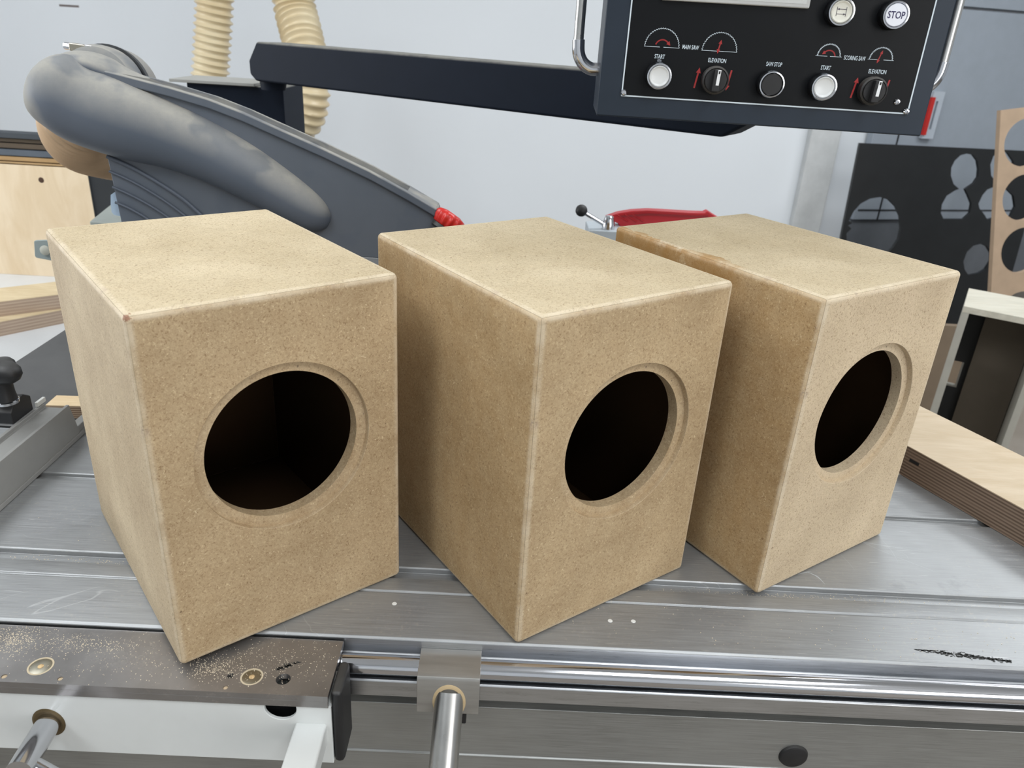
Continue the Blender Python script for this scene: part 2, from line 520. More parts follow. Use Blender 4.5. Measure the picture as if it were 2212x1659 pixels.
# ------------------------------------------------------------------ MDF speaker cabinets
def cabinet(label, x, y, rz, mat, w=0.2, d=0.25794, h=0.29386, t=0.016, r=0.0045):
    root = thing('speaker_cabinet', label, 'speaker cabinet', (x, y, 0), rz, 'bare MDF speaker cabinets on the sliding table')
    C = Vector((w / 2, d / 2, h / 2))
    half = (w / 2, d / 2, h / 2)
    def panel(name, N, A, B, hole=None):
        ax = {'x': Vector((1, 0, 0)), 'y': Vector((0, 1, 0)), 'z': Vector((0, 0, 1))}
        def ext(v): return abs(v.x) * half[0] + abs(v.y) * half[1] + abs(v.z) * half[2]
        N, A, B = Vector(N), Vector(A), Vector(B)
        a, b, c = ext(A), ext(B), ext(N)
        K, TM, ms = 4, 0.965, 0.0016
        def nodes(e):
            L = [(-(e - r), -TM * (K - k) / K) for k in range(K)] + [(-(e - r), 0), (-(e - r - ms), 0)]
            return L + [(-q, -t_) for q, t_ in L[::-1]]
        na, nb = nodes(a), nodes(b)
        bm = bmesh.new()
        lay = bm.verts.layers.float.new('edge')
        G = []
        for ca, ta in na:
            row = []
            for cb, tb in nb:
                dd = Vector((ta, tb, 1)).normalized()
                p = A * (ca + r * dd.x) + B * (cb + r * dd.y) + N * (c - r + r * dd.z)
                v = bm.verts.new(p + C)
                tt = max(abs(ta), abs(tb))
                onsup = (abs(abs(ca) - (a - r - ms)) < 1e-9 and abs(abs(cb) - (b - r - ms)) < 1e-9)
                v[lay] = 0.0 if onsup else (1.0 if tt > 0 else 0.45)
                if tt == 0 and not onsup and (abs(abs(ca) - (a - r)) > 1e-9 and abs(abs(cb) - (b - r)) > 1e-9):
                    v[lay] = 0.0
                row.append(v)
            G.append(row)
        n = len(na)
        mid = n // 2 - 1
        for i in range(n - 1):
            for j in range(n - 1):
                if hole and i == mid and j == mid:
                    continue
                bm.faces.new((G[i][j], G[i + 1][j], G[i + 1][j + 1], G[i][j + 1]))
        bl = [(i, 0) for i in range(n)] + [(n - 1, j) for j in range(1, n)] + [(i, n - 1) for i in range(n - 2, -1, -1)] + [(0, j) for j in range(n - 2, 0, -1)]
        ia, ib = a - t - 0.0001, b - t - 0.0001
        inner = []
        last = None
        for (i, j) in bl:
            ca = max(-ia, min(ia, na[i][0] * 1.0))
            cb = max(-ib, min(ib, nb[j][0] * 1.0))
            key = (round(ca, 6), round(cb, 6))
            if last and last[0] == key:
                inner.append(last[1])
            else:
                v = bm.verts.new(A * ca + B * cb + N * (c - t) + C)
                last = (key, v)
                inner.append(v)
        if inner[0] is not inner[-1] and (inner[0].co - inner[-1].co).length < 1e-7:
            old = inner[-1]
            inner = [inner[0] if v is old else v for v in inner]
            bm.verts.remove(old)
        m_ = len(bl)
        for k in range(m_):
            o1, o2 = G[bl[k][0]][bl[k][1]], G[bl[(k + 1) % m_][0]][bl[(k + 1) % m_][1]]
            i1, i2 = inner[k], inner[(k + 1) % m_]
            bm.faces.new([o1, o2, i2] + ([i1] if i1 is not i2 else []))
        uni = []
        for v in inner:
            if v not in uni: uni.append(v)
        if not hole:
            bm.faces.new(uni)
        else:
            hx, hz, R1, R2, dep = hole
            NS = 96
            def ring(R, dp, val):
                out = []
                for k in range(NS):
                    th = 2 * math.pi * k / NS
                    v = bm.verts.new(A * (hx + R * math.cos(th)) + B * (hz + R * math.sin(th)) + N * (c - dp) + C)
                    v[lay] = val
                    out.append(v)
                return out
            def bridge(p, q):
                for k in range(NS):
                    bm.faces.new((p[k], p[(k + 1) % NS], q[(k + 1) % NS], q[k]))
            def fill(loop1, loop2):
                es = []
                for L in (loop1, loop2):
                    for k in range(len(L)):
                        e = bm.edges.get((L[k], L[(k + 1) % len(L)])) or bm.edges.new((L[k], L[(k + 1) % len(L)]))
                        es.append(e)
                bmesh.ops.triangle_fill(bm, edges=es, use_beauty=True)
            r0, r0b = ring(R1 + 0.0003, 0.0, 0.0), ring(R1, 0.0003, 0.5)
            r1 = ring(R1, dep, 0.25)
            r2, r3, r4 = ring(R2, dep, 0.2), ring(R2, t - 0.0004, 0.15), ring(R2 + 0.0004, t, 0.1)
            fill([G[mid][mid], G[mid + 1][mid], G[mid + 1][mid + 1], G[mid][mid + 1]], r0)
            for p, q in ((r0, r0b), (r0b, r1), (r1, r2), (r2, r3), (r3, r4)):
                bridge(p, q)
            fill(uni, r4)
        bmesh.ops.recalc_face_normals(bm, faces=bm.faces)
        # shift the mesh so its texture space differs from panel to panel
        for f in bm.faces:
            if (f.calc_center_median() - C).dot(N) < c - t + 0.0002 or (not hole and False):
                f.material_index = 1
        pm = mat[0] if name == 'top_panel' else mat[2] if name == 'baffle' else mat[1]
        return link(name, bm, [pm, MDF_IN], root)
    X, Y, Z = (1, 0, 0), (0, 1, 0), (0, 0, 1)
    nX, nY, nZ = (-1, 0, 0), (0, -1, 0), (0, 0, -1)
    panel('baffle', nY, X, Z, hole=(0.0, 0.168 - h / 2, 0.0705, 0.0618, 0.0052))
    panel('top_panel', Z, X, Y)
    panel('side_panel', nX, nY, Z)
    panel('side_panel', X, Y, Z)
    panel('back_panel', Y, nX, Z)
    panel('bottom_panel', nZ, X, nY)
    return root
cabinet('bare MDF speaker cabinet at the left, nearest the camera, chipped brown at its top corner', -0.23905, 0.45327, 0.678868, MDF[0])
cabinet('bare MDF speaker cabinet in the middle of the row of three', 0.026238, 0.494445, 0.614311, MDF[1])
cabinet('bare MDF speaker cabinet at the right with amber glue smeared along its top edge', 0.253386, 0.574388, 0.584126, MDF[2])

# ------------------------------------------------------------------ outrigger frame front left: steel plate on a white beam
fr = thing('outrigger_frame', 'white painted steel outrigger frame with a drilled steel plate on top', 'machine frame')
def drilled_plate(x0, x1, y0, y1, z0, z1, holes, n=28):
    bm = bmesh.new()
    for z in (z1, z0):
        c = [bm.verts.new(p) for p in ((x0, y0, z), (x1, y0, z), (x1, y1, z), (x0, y1, z))]
        es = [bm.edges.new((c[i], c[(i + 1) % 4])) for i in range(4)]
        for hx, hy, hr in holes:
            r_ = [bm.verts.new((hx + hr * math.cos(2 * math.pi * k / n), hy + hr * math.sin(2 * math.pi * k / n), z)) for k in range(n)]
            es += [bm.edges.new((r_[k], r_[(k + 1) % n])) for k in range(n)]
        bmesh.ops.triangle_fill(bm, edges=es, use_beauty=True)
    bm.verts.ensure_lookup_table()
    per = 4 + n * len(holes)
    V = list(bm.verts)
    groups = [(0, 4)] + [(4 + n * i, n) for i in range(len(holes))]
    for s_, m_ in groups:
        for k in range(m_):
            a, b = V[s_ + k], V[s_ + (k + 1) % m_]
            c, d = V[per + s_ + (k + 1) % m_], V[per + s_ + k]
            bm.faces.new((a, b, c, d))
    return bm
PZ = -0.005
holes = [(-0.3712, 0.4407, 0.0022), (-0.3283, 0.441, 0.0020), (-0.2003, 0.4518, 0.0026), (-0.2002, 0.4400, 0.0020), (-0.1585, 0.4510, 0.0057),
         (-0.3498, 0.4525, 0.0092), (-0.1836, 0.4519, 0.0085)]
bm = drilled_plate(-0.95, -0.1200, 0.4354, 0.4955, -0.0103, PZ, holes)
link('steel_plate', bm, STEEL, fr)
for hx, hy, hr in holes[:4]:
    if hr < 0.0025:
        lathe('hole_dust', [(hr, -0.004), (hr, -0.0008), (hr * 0.6, -0.0003), (0, -0.0002)], frame((hx, hy, PZ), (0, 0, 1)), mat_paint('hole_dust', (186, 166, 138), 0.9), fr, 14)
box('plate_lip', -0.95, -0.1200, 0.4354, 0.4380, -0.0172, -0.0103, STEEL, fr, 0.0004)
for k, (hx, hy, hr) in enumerate(holes[5:]):
    s_ = lathe('flush_screw', [(hr - 0.0005, -0.008), (hr - 0.0005, -0.0006), (hr - 0.0013, -0.0002), (0.002, -0.0002), (0.0016, -0.002), (0, -0.002)], frame((hx, hy, PZ), (0, 0, 1)), mat_alu('dusty_zinc', (165, 160, 145), 0.4, (3, 3, 3), dust=0.5), fr, 32)
    lathe('screw_dust', [(0.0024, -0.001), (0.0022, 0.0001), (0.0008, 0.0006), (0, 0.0007)], frame((hx, hy, PZ), (0, 0, 1)), mat_mdf('sawdust_clump', (190, 158, 112), (214, 186, 140)), s_, 12)
    # bright dusty annulus round each screw
    bm = bmesh.new()
    add_lathe(bm, [(hr + 0.0003, -0.0004), (hr + 0.0003, 0.0001), (hr - 0.0010, 0.0001), (hr - 0.0010, -0.0004)], frame((hx, hy, PZ), (0, 0, 1)), 32)
    link('dust_ring', bm, mat_paint('packed_dust', (196, 182, 156), 0.9), fr)
# white box beam with a half round cut at its top edge
yb0, yb1, zb0, zb1 = 0.4370, 0.4740, -0.0800, -0.0174
bm = bmesh.new()
hc0, hc1 = -0.1701, -0.1459
pts = [(-0.95, zb0), (-0.1185, zb0), (-0.1185, zb1)]
pts += [(hc1, zb1)]
for k in range(0, 13):
    th = math.pi * k / 12
    pts.append(((hc0 + hc1) / 2 + 0.0124 * math.cos(th), zb1 - 0.0045 - 0.0115 * math.sin(th)))
pts += [(hc0, zb1), (-0.95, zb1)]
add_prism(bm, [(x, yb0, z) for x, z in pts], (0, 0.003, 0))
link('beam_front', bm, WHITEPAINT, fr, 0.0006)
bm = bmesh.new()
add_box(bm, -0.95, -0.1185, yb0 + 0.003, yb1, zb0, zb0 + 0.003)
add_box(bm, -0.95, -0.1185, yb1 - 0.003, yb1, zb0 + 0.003, zb1)
add_box(bm, -0.95, hc0 - 0.002, yb0 + 0.003, yb1 - 0.003, zb1 - 0.003, zb1)
add_box(bm, hc1 + 0.002, -0.1185, yb0 + 0.003, yb1 - 0.003, zb1 - 0.003, zb1)
link('beam', bm, WHITEPAINT, fr)
box('cut_backing', hc0 - 0.004, hc1 + 0.004, yb0 + 0.012, yb0 + 0.014, zb0 + 0.004, zb1 - 0.004, BLACKPL, fr)  # thin black sheet set just behind the half round cut
box('end_cap', -0.1185, -0.1100, yb0 + 0.001, yb1 - 0.001, zb0 - 0.0005, -0.0040, BLACKPL, fr, 0.0035)
# diagonal brace towards the viewer
b0, b1 = Vector((-0.1350, 0.4400, -0.0470)), at(642, 1690, 0.385)
dirb = (b1 - b0).normalized()
Mb = frame(b0, dirb, (1, 0, 0))
bm = bmesh.new(); add_box(bm, -0.0125, 0.0125, -0.010, 0.010, -0.012, 0.30, Mb)
link('brace', bm, WHITEPAINT, fr, 0.002)
# clamp lever passing through the beam
lv = thing('clamp_lever', 'chrome clamp lever with a cross bar poking out of the white beam', 'lever')
l0 = Vector((-0.3430, 0.4400, -0.0480))
l1 = at(40, 1668, 0.385)
tube('spindle', [l0 + (l0 - l1).normalized() * 0.01, l1], 0.0092, CHROME, lv, 28)
c0 = at(62, 1648, 0.395); c1 = at(190, 1716, 0.40)
tube('cross_bar', [c0, c1], 0.0062, CHROME, lv, 24)
bm = bmesh.new()
add_lathe(bm, [(0.0070, -0.002), (0.0072, 0.0002), (0.0112, 0.0014), (0.0128, 0.0006), (0.0130, -0.001)], frame((l0.x, 0.4370, l0.z), (0, -1, 0)), 32)
bmesh.ops.scale(bm, vec=(1, 1, 1.12), verts=bm.verts, space=Matrix.Translation((-l0.x, -0.437, -l0.z)))
link('bush', bm, mat_alu('grimy_brass', (128, 112, 86), 0.6, (3, 3, 3), dust=0.6), lv)

# ------------------------------------------------------------------ sliding bracket on the guide rod
tb = thing('rod_bracket', 'satin steel block bracket with a hanging tube, clamped on the guide rod', 'bracket')
bm = bmesh.new()
add_prism(bm, [(-0.0545, y, z) for y, z in ((0.4970, -0.0098), (0.4690, -0.0098), (0.4660, -0.0106), (0.4648, -0.0135), (0.4648, -0.0490), (0.4740, -0.0490), (0.4745, -0.0325), (0.4970, -0.0325))], (0.0515, 0, 0))
link('block', bm, mat_alu('satin_block', (178, 176, 172), 0.32, (0.5, 5, 5), metal=0.75, dust=0.1, scratch=False), tb, 0.0005)
q0 = Vector((-0.0275, 0.4700, -0.0300)); q1 = Vector((-0.0300, 0.4000, -0.1130))
tube('hanging_tube', [q0, q0.lerp(q1, 0.5), q1, q1 + (q1 - q0)], 0.0119, SATIN, tb, 36)
dd = (q1 - q0).normalized()
bm = bmesh.new()
add_lathe(bm, [(0.0105, -0.0005), (0.0112, 0.0012), (0.0126, 0.0010), (0.0138, 0.0001), (0.0138, -0.0005)], frame((-0.0277, 0.4648, -0.0362), (0, -1, 0)), 32)
bmesh.ops.scale(bm, vec=(1, 1, 1.38), verts=bm.verts, space=Matrix.Translation((0.0277, -0.4648, 0.0362)))
link('dust_collar', bm, mat_paint('dust_collar', (186, 164, 128), 0.9), tb)
box('rubber_pad', -0.0180, -0.0130, 0.4660, 0.4735, -0.0620, -0.0490, BLACKPL, tb, 0.001)

# ------------------------------------------------------------------ crosscut fence with its stop, on the left
cf = thing('crosscut_fence', 'grey anodised aluminium crosscut fence standing on the left of the table', 'fence')
FEN = mat_paint('grey_anodised', (146, 146, 144), 0.42, 0.3, (118, 114, 106), metal=0.15)
fx = -0.5
pr = [(fx, 0.0005), (fx, 0.0475), (fx - 0.0035, 0.0475), (fx - 0.0035, 0.0425), (fx - 0.0290, 0.0425), (fx - 0.0290, 0.0470), (fx - 0.0330, 0.0470), (fx - 0.0330, 0.0005)]
bm = bmesh.new()
V0 = [bm.verts.new((x, 0.25, z)) for x, z in pr]
V1 = [bm.verts.new((x, 0.8075 - (z / 0.0475) * 0.012, z)) for x, z in pr]
bm.faces.new(V0); bm.faces.new(V1[::-1])
for i in range(len(pr)):
    bm.faces.new((V0[i], V1[i], V1[(i + 1) % len(pr)], V0[(i + 1) % len(pr)]))
link('profile', bm, FEN, cf, 0.0006)
box('foot_rail', fx - 0.010, fx + 0.0016, 0.25, 0.835, 0.0005, 0.006, FEN, cf, 0.0006)
box('end_block', fx - 0.012, fx - 0.001, 0.80, 0.835, 0.006, 0.014, FEN, cf, 0.001)
STAIN = mat_paint('black_smear', (52, 52, 50), 0.8)
# the stop: black body, winged knob, white scale tab
fs = thing('fence_stop', 'black fence stop with a winged clamping knob at the left edge', 'clamp')
kb = [at(30, 918, 0.745), at(73, 884, 0.78)]
bx0, bx1 = -0.590, -0.5335
bm = bmesh.new()
ya, yb_ = atx(30, 917, bx1).y, atx(73, 884, bx1).y
add_prism(bm, [(bx1, y, z) for y, z in ((ya, 0.046), (ya, 0.060), (ya + 0.010, 0.070), (yb_ - 0.012, 0.0715), (yb_, 0.064), (yb_, 0.046))], (bx0 - bx1, 0, 0))
link('stop_body', bm, BLACKPL, fs, 0.0015)
kc = Vector((-0.540, (ya + yb_) / 2 - 0.012, 0.0700))
lathe('collar', [(0.012, 0), (0.0125, 0.003), (0.011, 0.004)], frame(kc, (0, 0, 1)), CHROME, fs)
lathe('knob_stem', [(0.0115, 0.002), (0.010, 0.012), (0.0095, 0.024), (0.012, 0.030)], frame(kc, (0, 0, 1)), BLACKPL, fs)
bm = bmesh.new()
NK = 64
rings = []
for zz, sc_ in ((0.026, 0.62), (0.030, 0.86), (0.036, 1.0), (0.042, 0.97), (0.046, 0.80), (0.0475, 0.45)):
    rg = []
    for k in range(NK):
        th = 2 * math.pi * k / NK
        rr = (0.0215 + 0.0045 * math.cos(3 * th + 0.8)) * sc_
        rg.append(bm.verts.new(kc + Vector((rr * math.cos(th), rr * math.sin(th), zz))))
    rings.append(rg)
for a, b in zip(rings, rings[1:]):
    for k in range(NK):
        bm.faces.new((a[k], a[(k + 1) % NK], b[(k + 1) % NK], b[k]))
bm.faces.new(rings[0][::-1]); bm.faces.new(rings[-1])
link('knob', bm, BLACKPL, fs, sharp=50)
box('scale_tab', -0.5335, -0.5300, 0.786, 0.802, 0.0475, 0.0530, mat_paint('white_tab', (205, 205, 200), 0.5), fs, 0.0005)
# small piece of plywood behind the end of the fence
ps = thing('plywood_strip', 'short plywood strip lying behind the end of the fence', 'plywood')
p0, p1 = atz(118, 884, 0.012), atz(190, 886, 0.012)
Mp = frame((p0.x, p0.y, 0.0), (0, 0, 1), (p1 - p0))
bm = bmesh.new(); add_box(bm, -0.01, 0.25, 0.0, 0.028, 0.0, 0.0165, Mp)
PLYEDGE = mat_layers('plywood_edge', (170, 150, 128), (120, 98, 80), 6, 0.0175)
link('core', bm, PLYEDGE, ps)
bm = bmesh.new(); add_box(bm, -0.01, 0.25, 0.0, 0.028, 0.0165, 0.0175, Mp)
PLYFACE = mat_ply('plywood_face')
link('face_veneer', bm, PLYFACE, ps)

# ------------------------------------------------------------------ saw guard (dust hood)
sg = thing('saw_guard', 'grey plastic saw guard with a rounded dust hood, streaked with dust', 'saw guard')
def mat_hood():
    M = Mat('hood_plastic', (86, 93, 104), 0.5, spec=0.4)
    col = M.mix(M.ramp(M.noise(6, 3, 0.5), 0.35, 0.65), (80, 88, 99), (92, 99, 110))
    z = M.normal_z()
    # dust film that settled on the upward slopes, wiped off in patches by hands
    up = M.ramp(z, -0.05, 0.7, 0.0, 1.0)
    wipe = M.ramp(M.noise(13, 3, 0.5, dist=0.4), 0.40, 0.47, 0.45, 1.0)
    fine = M.ramp(M.noise(60, 5, 0.7), 0.3, 0.7, 0.7, 1.0)
    f = M.math('MULTIPLY', M.math('MULTIPLY', up, wipe), fine)
    x, y, zz = M.sep()
    lf = M.ramp(M.math('ADD', x, M.math('MULTIPLY', M.noise(12, 3, 0.5), 0.09)), -0.548, -0.515, 0.9, 0.0)
    f = M.math('MAXIMUM', f, lf)
    col = M.mix(M.math('MULTIPLY', f, 0.85), col, (166, 162, 152))
    M.color(col)
    M.rough(M.ramp(f, 0, 1, 0.45, 0.8))
    M.bump(M.noise(450, 2, 0.5), 0.1, 0.0003)
    return M.m
HOOD = mat_hood()
GY = 1.0
stn = [((60, 203), (60, 192)), ((70, 158), (67, 236)), ((92, 131), (84, 258)), ((122, 117), (108, 276)), ((155, 120), (142, 298)), ((199, 146), (190, 319)),
       ((262, 172), (270, 343)), ((362, 217), (362, 363)), ((452, 260), (452, 394)), ((542, 311), (545, 438)), ((615, 362), (615, 474)), ((660, 397), (655, 493)), ((690, 424), (682, 500)), ((707, 445), (704, 493)), ((715, 464), (714, 478))]
bm = bmesh.new()
NB = 40
rings = []
S_ = spline([Vector((a[0], a[1], 0)) for a, b in stn], 4), spline([Vector((b[0], b[1], 0)) for a, b in stn], 4)
for U, L in zip(*S_):
    u, l = at(U.x, U.y, GY), at(L.x, L.y, GY)
    c = (u + l) / 2
    hv = (u - l) / 2
    bd = max(hv.length * 0.82, 0.002)
    rings.append([bm.verts.new(c + hv * math.cos(2 * math.pi * k / NB) + Vector((0, -bd, 0)) * math.sin(2 * math.pi * k / NB)) for k in range(NB)])
for a, b in zip(rings, rings[1:]):
    for k in range(NB):
        bm.faces.new((a[k], a[(k + 1) % NB], b[(k + 1) % NB], b[k]))
bm.faces.new(rings[0][::-1]); bm.faces.new(rings[-1])
link('dust_hood', bm, HOOD, sg, sharp=60)
zb_ = at(800, 557, GY).z
pl = [(205, 150), (262, 160), (369, 188), (452, 213), (524, 241), (633, 290), (700, 320), (800, 368), (880, 412), (946, 452), (949, 480), (915, 560)]
P = [at(x, y, GY) for x, y in pl]
left = [at(262, 482, GY), at(231, 338, GY), at(205, 250, GY)]
poly = P[:-1] + [Vector((at(915, 560, GY).x, GY, zb_)), Vector((left[0].x + 0.012, GY, zb_))] + left
bm = bmesh.new(); add_prism(bm, poly, (0, 0.03, 0))
link('side_plate', bm, HOOD, sg, 0.0015)
# raised rounded flange along the upper edge
bm = bmesh.new()
fl = [(228, 152), (262, 160), (369, 188), (452, 213), (524, 241), (633, 290), (700, 320), (800, 368), (880, 412), (944, 450)]
fp = [at(x, y, GY) for x, y in fl]
wv = Vector((0, 0, -0.0115))
add_prism(bm, [p + Vector((0, -0.006, 0)) for p in fp] + [p + wv + Vector((0, -0.006, 0)) for p in fp[::-1]], (0, 0.042, 0))
link('top_flange', bm, HOOD, sg, 0.002)
# upper deck of the hood: crease running from the hose end down the plate
dst = [((121, 124), (123, 128)), ((138, 114), (140, 138)), ((165, 109), (165, 150)), ((200, 113), (200, 165)), ((235, 126), (235, 176)), ((270, 147), (270, 186)), ((330, 172), (330, 206)), ((420, 201), (420, 222))]
bm = bmesh.new(); rings = []
D_ = spline([Vector((a[0], a[1], 0)) for a, b in dst], 4), spline([Vector((b[0], b[1], 0)) for a, b in dst], 4)
for U, L in zip(*D_):
    u, l = at(U.x, U.y, GY + 0.022), at(L.x, L.y, GY + 0.022)
    c = (u + l) / 2; hv = (u - l) / 2
    bd = max(min(hv.length * 2.2, 0.044), 0.003)
    rings.append([bm.verts.new(c + hv * math.cos(2 * math.pi * k / 32) + Vector((0, -bd, 0)) * math.sin(2 * math.pi * k / 32)) for k in range(32)])
for a, b in zip(rings, rings[1:]):
    for k in range(32):
        bm.faces.new((a[k], a[(k + 1) % 32], b[(k + 1) % 32], b[k]))
bm.faces.new(rings[0][::-1]); bm.faces.new(rings[-1])
link('upper_deck', bm, HOOD, sg, sharp=60)
RIBM = mat_paint('rib_plastic', (84, 91, 103), 0.5)
ribs = [[(231, 338), (279, 359), (319, 381), (360, 406), (400, 434), (436, 466)], [(236, 370), (279, 389), (319, 411), (360, 437), (394, 462), (410, 476)],
        [(243, 404), (279, 420), (319, 441), (355, 464), (372, 477)], [(249, 437), (279, 450), (311, 468), (325, 478)]]
for i, rb in enumerate(ribs):
    bm = bmesh.new()
    pts = spline([at(x, y, GY - 0.002) for x, y in rb], 5)
    dr = Vector((0, 0, -0.011))
    add_prism(bm, [p for p in pts] + [p + Vector((0, 0, -0.022 if i < 3 else -0.012)) for p in pts[::-1]], (0, 0.003, 0)) if False else add_tube(bm, pts, 0.0026 if i == 0 else 0.0017, 8)
    link('rib', bm, RIBM, sg, sharp=60)
# stepped panels between the ribs
oc = at(196, 190, GY + 0.02)
MO = frame((oc.x, oc.y, oc.z), (0.03, 1, -0.16))
lathe('outlet_collar', [(0.040, 0.006), (0.0500, 0.010), (0.0540, 0.020), (0.0540, 0.035), (0.0500, 0.036)], MO, HOOD, sg, 48)
lathe('hose_cuff', [(0.054, 0.045), (0.0560, 0.046), (0.0560, 0.068), (0.052, 0.069)], MO, mat_paint('grey_cuff', (140, 138, 134), 0.6, 0.4), sg, 48)
hc = thing('hose_clamp', 'steel worm-drive hose clamp on top of the grey dust hood', 'clamp')
bm = bmesh.new(); add_lathe(bm, [(0.0545, 0.037), (0.0572, 0.037), (0.0572, 0.0445), (0.0545, 0.0445)], MO, 48)
link('band', bm, mat_alu('dark_band', (92, 94, 96), 0.4, (3, 3, 3), scratch=False), hc)
cl0, cl1 = at(149, 100, GY + 0.045), at(207, 108, GY + 0.045)
cv = (cl1 - cl0)
tube('worm_screw', [cl0 - cv * 0.16, cl0 + cv * 0.10], 0.0044, CHROME, hc, 8)
Mc = frame((cl0 + cl1) / 2, cv, (0, 0, 1))
bm = bmesh.new(); add_box(bm, -0.0045, 0.0045, -0.006, 0.006, -cv.length * 0.42, cv.length * 0.18, Mc); link('screw_housing', bm, mat_alu('clamp_steel', (196, 188, 172), 0.3, (3, 3, 3), scratch=False), hc, 0.001)
bm = bmesh.new(); add_box(bm, -0.0010, 0.0048, -0.006, 0.006, cv.length * 0.18, cv.length * 0.46, Mc); link('band_tail', bm, CHROME, hc, 0.0006)
# red clamping knob at the tip
kn = thing('red_knob', 'red ribbed plastic knob at the tip of the grey saw guard', 'knob')
kc2 = at(972, 474, GY - 0.002)
ka = (at(985, 455, GY) - at(960, 500, GY))
Mk = frame(kc2, Vector((0.50, 0.22, 0.78)), (1, 0, 0))
bm = bmesh.new(); NK = 72; rings = []
for rr, zz, lobe in ((0.0150, -0.012, 0), (0.0175, -0.011, 0.0012), (0.0205, -0.003, 0.0014), (0.0205, 0.002, 0.0012), (0.0185, 0.006, 0.0003), (0.0100, 0.0085, 0)):
    rings.append([bm.verts.new(Mk @ Vector(((rr + lobe * math.cos(14 * 2 * math.pi * k / NK)) * math.cos(2 * math.pi * k / NK), (rr + lobe * math.cos(14 * 2 * math.pi * k / NK)) * math.sin(2 * math.pi * k / NK), zz))) for k in range(NK)])
for a, b in zip(rings, rings[1:]):
    for k in range(NK):
        bm.faces.new((a[k], a[(k + 1) % NK], b[(k + 1) % NK], b[k]))
bm.faces.new(rings[0][::-1]); bm.faces.new(rings[-1])
link('grip', bm, RED, kn, sharp=60)
lathe('base_washer', [(0.016, -0.019), (0.0175, -0.017), (0.0165, -0.012)], Mk, BLACKPL, kn)
# pale blue tab at the lower left of the guard
bm = bmesh.new()
add_prism(bm, [at(x, y, GY + 0.012) for x, y in ((246, 416), (239, 421), (239, 440), (241, 458), (246, 464), (258, 467), (264, 467), (256, 416))], (0, 0.004, 0))
link('pale_blue_tab', bm, mat_paint('pale_blue', (176, 196, 216), 0.4), sg)

# corrugated hoses
def corrugated(name, pts, r, pitch, amp, mat, label, group=None, n=36):
    path = resample(spline(pts, 24), pitch / 6)
    rad = [r + amp * (0.5 + 0.5 * math.cos(2 * math.pi * i / 6)) ** 1.6 - amp / 2 for i in range(len(path))]
    bm = bmesh.new()
    add_tube(bm, path, rad, n)
    return tag(link(name, bm, mat, sharp=75), label, 'hose', group)
HM = Mat('tan_hose', (214, 196, 160), 0.3)
zz_ = HM.noise(5, 3, 0.5)
HM.color(HM.mix(HM.ramp(zz_, 0.3, 0.7), (206, 186, 148), (226, 212, 180)))
HM.b.inputs['Transmission Weight'].default_value = 0.0
HM.b.inputs['Subsurface Weight'].default_value = 0.0
HM = HM.m
h0 = MO @ Vector((0, 0, 0.066))
HN = mat_paint('near_hose', (206, 176, 142), 0.45, var=0.08)
corrugated('dust_hose', [h0, at(182, 250, 1.115), at(178, 292, 1.19), at(225, 312, 1.27), at(320, 335, 1.37), at(400, 380, 1.42)], 0.0515, 0.0110, 0.0050, HN,
           'tan ribbed dust hose bulging below the rounded end of the grey hood')
HY = 3.3
corrugated('dust_hose', [at(464, -140, HY), at(463, 0, HY), at(459, 80, HY), at(453, 180, HY), at(447, 260, HY)], 0.068, 0.0265, 0.013, HM,
           'tan ribbed dust hose hanging straight down the white wall, left of the other one')
corrugated('dust_hose', [at(620, -140, HY), at(634, 0, HY), at(650, 70, HY - 0.05), at(662, 130, HY - 0.1), at(668, 205, HY - 0.12), at(652, 258, HY - 0.1), at(610, 282, HY - 0.06), at(560, 290, HY)], 0.076, 0.0275, 0.013, HM,
           'tan ribbed dust hose passing behind the dark beam and curling round at the bottom')

# ------------------------------------------------------------------ overhead arm and its post head
pb_ = thing('pivot_post', 'navy steel pivot post under the left end of the arm, dusty on top', 'machine post')
PYc = 1.69
a, b = at(404, 196, PYc), at(611, 190, PYc)
zt_ = b.z
box('post_head', a.x, b.x, PYc, PYc + 0.16, at(600, 300, PYc).z - 0.25, zt_, NAVY, pb_, 0.003)
box('top_plate', a.x - 0.03, b.x - 0.055, PYc - 0.012, PYc + 0.13, zt_, zt_ + 0.006, mat_paint('dusty_plate', (150, 150, 146), 0.7, 0.5), pb_, 0.001)
box('column', a.x + 0.02, b.x - 0.02, PYc + 0.02, PYc + 0.14, FLOOR, at(600, 300, PYc).z - 0.25, NAVY, pb_, 0.003)
zarm = 0.355
e1 = atz(1560, 297, zarm)
# arm bottom line lies at one height; its left end is where the ray under the arm meets that height
e0 = atz(575, 178, zarm)
dA = (e1 - e0); LA = dA.length; dA.normalize()
nA = Vector((dA.y, -dA.x, 0))        # faces the camera side
if nA.y > 0: nA = -nA
hA = 0.0
lo, hi = 0.02, 0.3
d_ = ray(1000, 126)
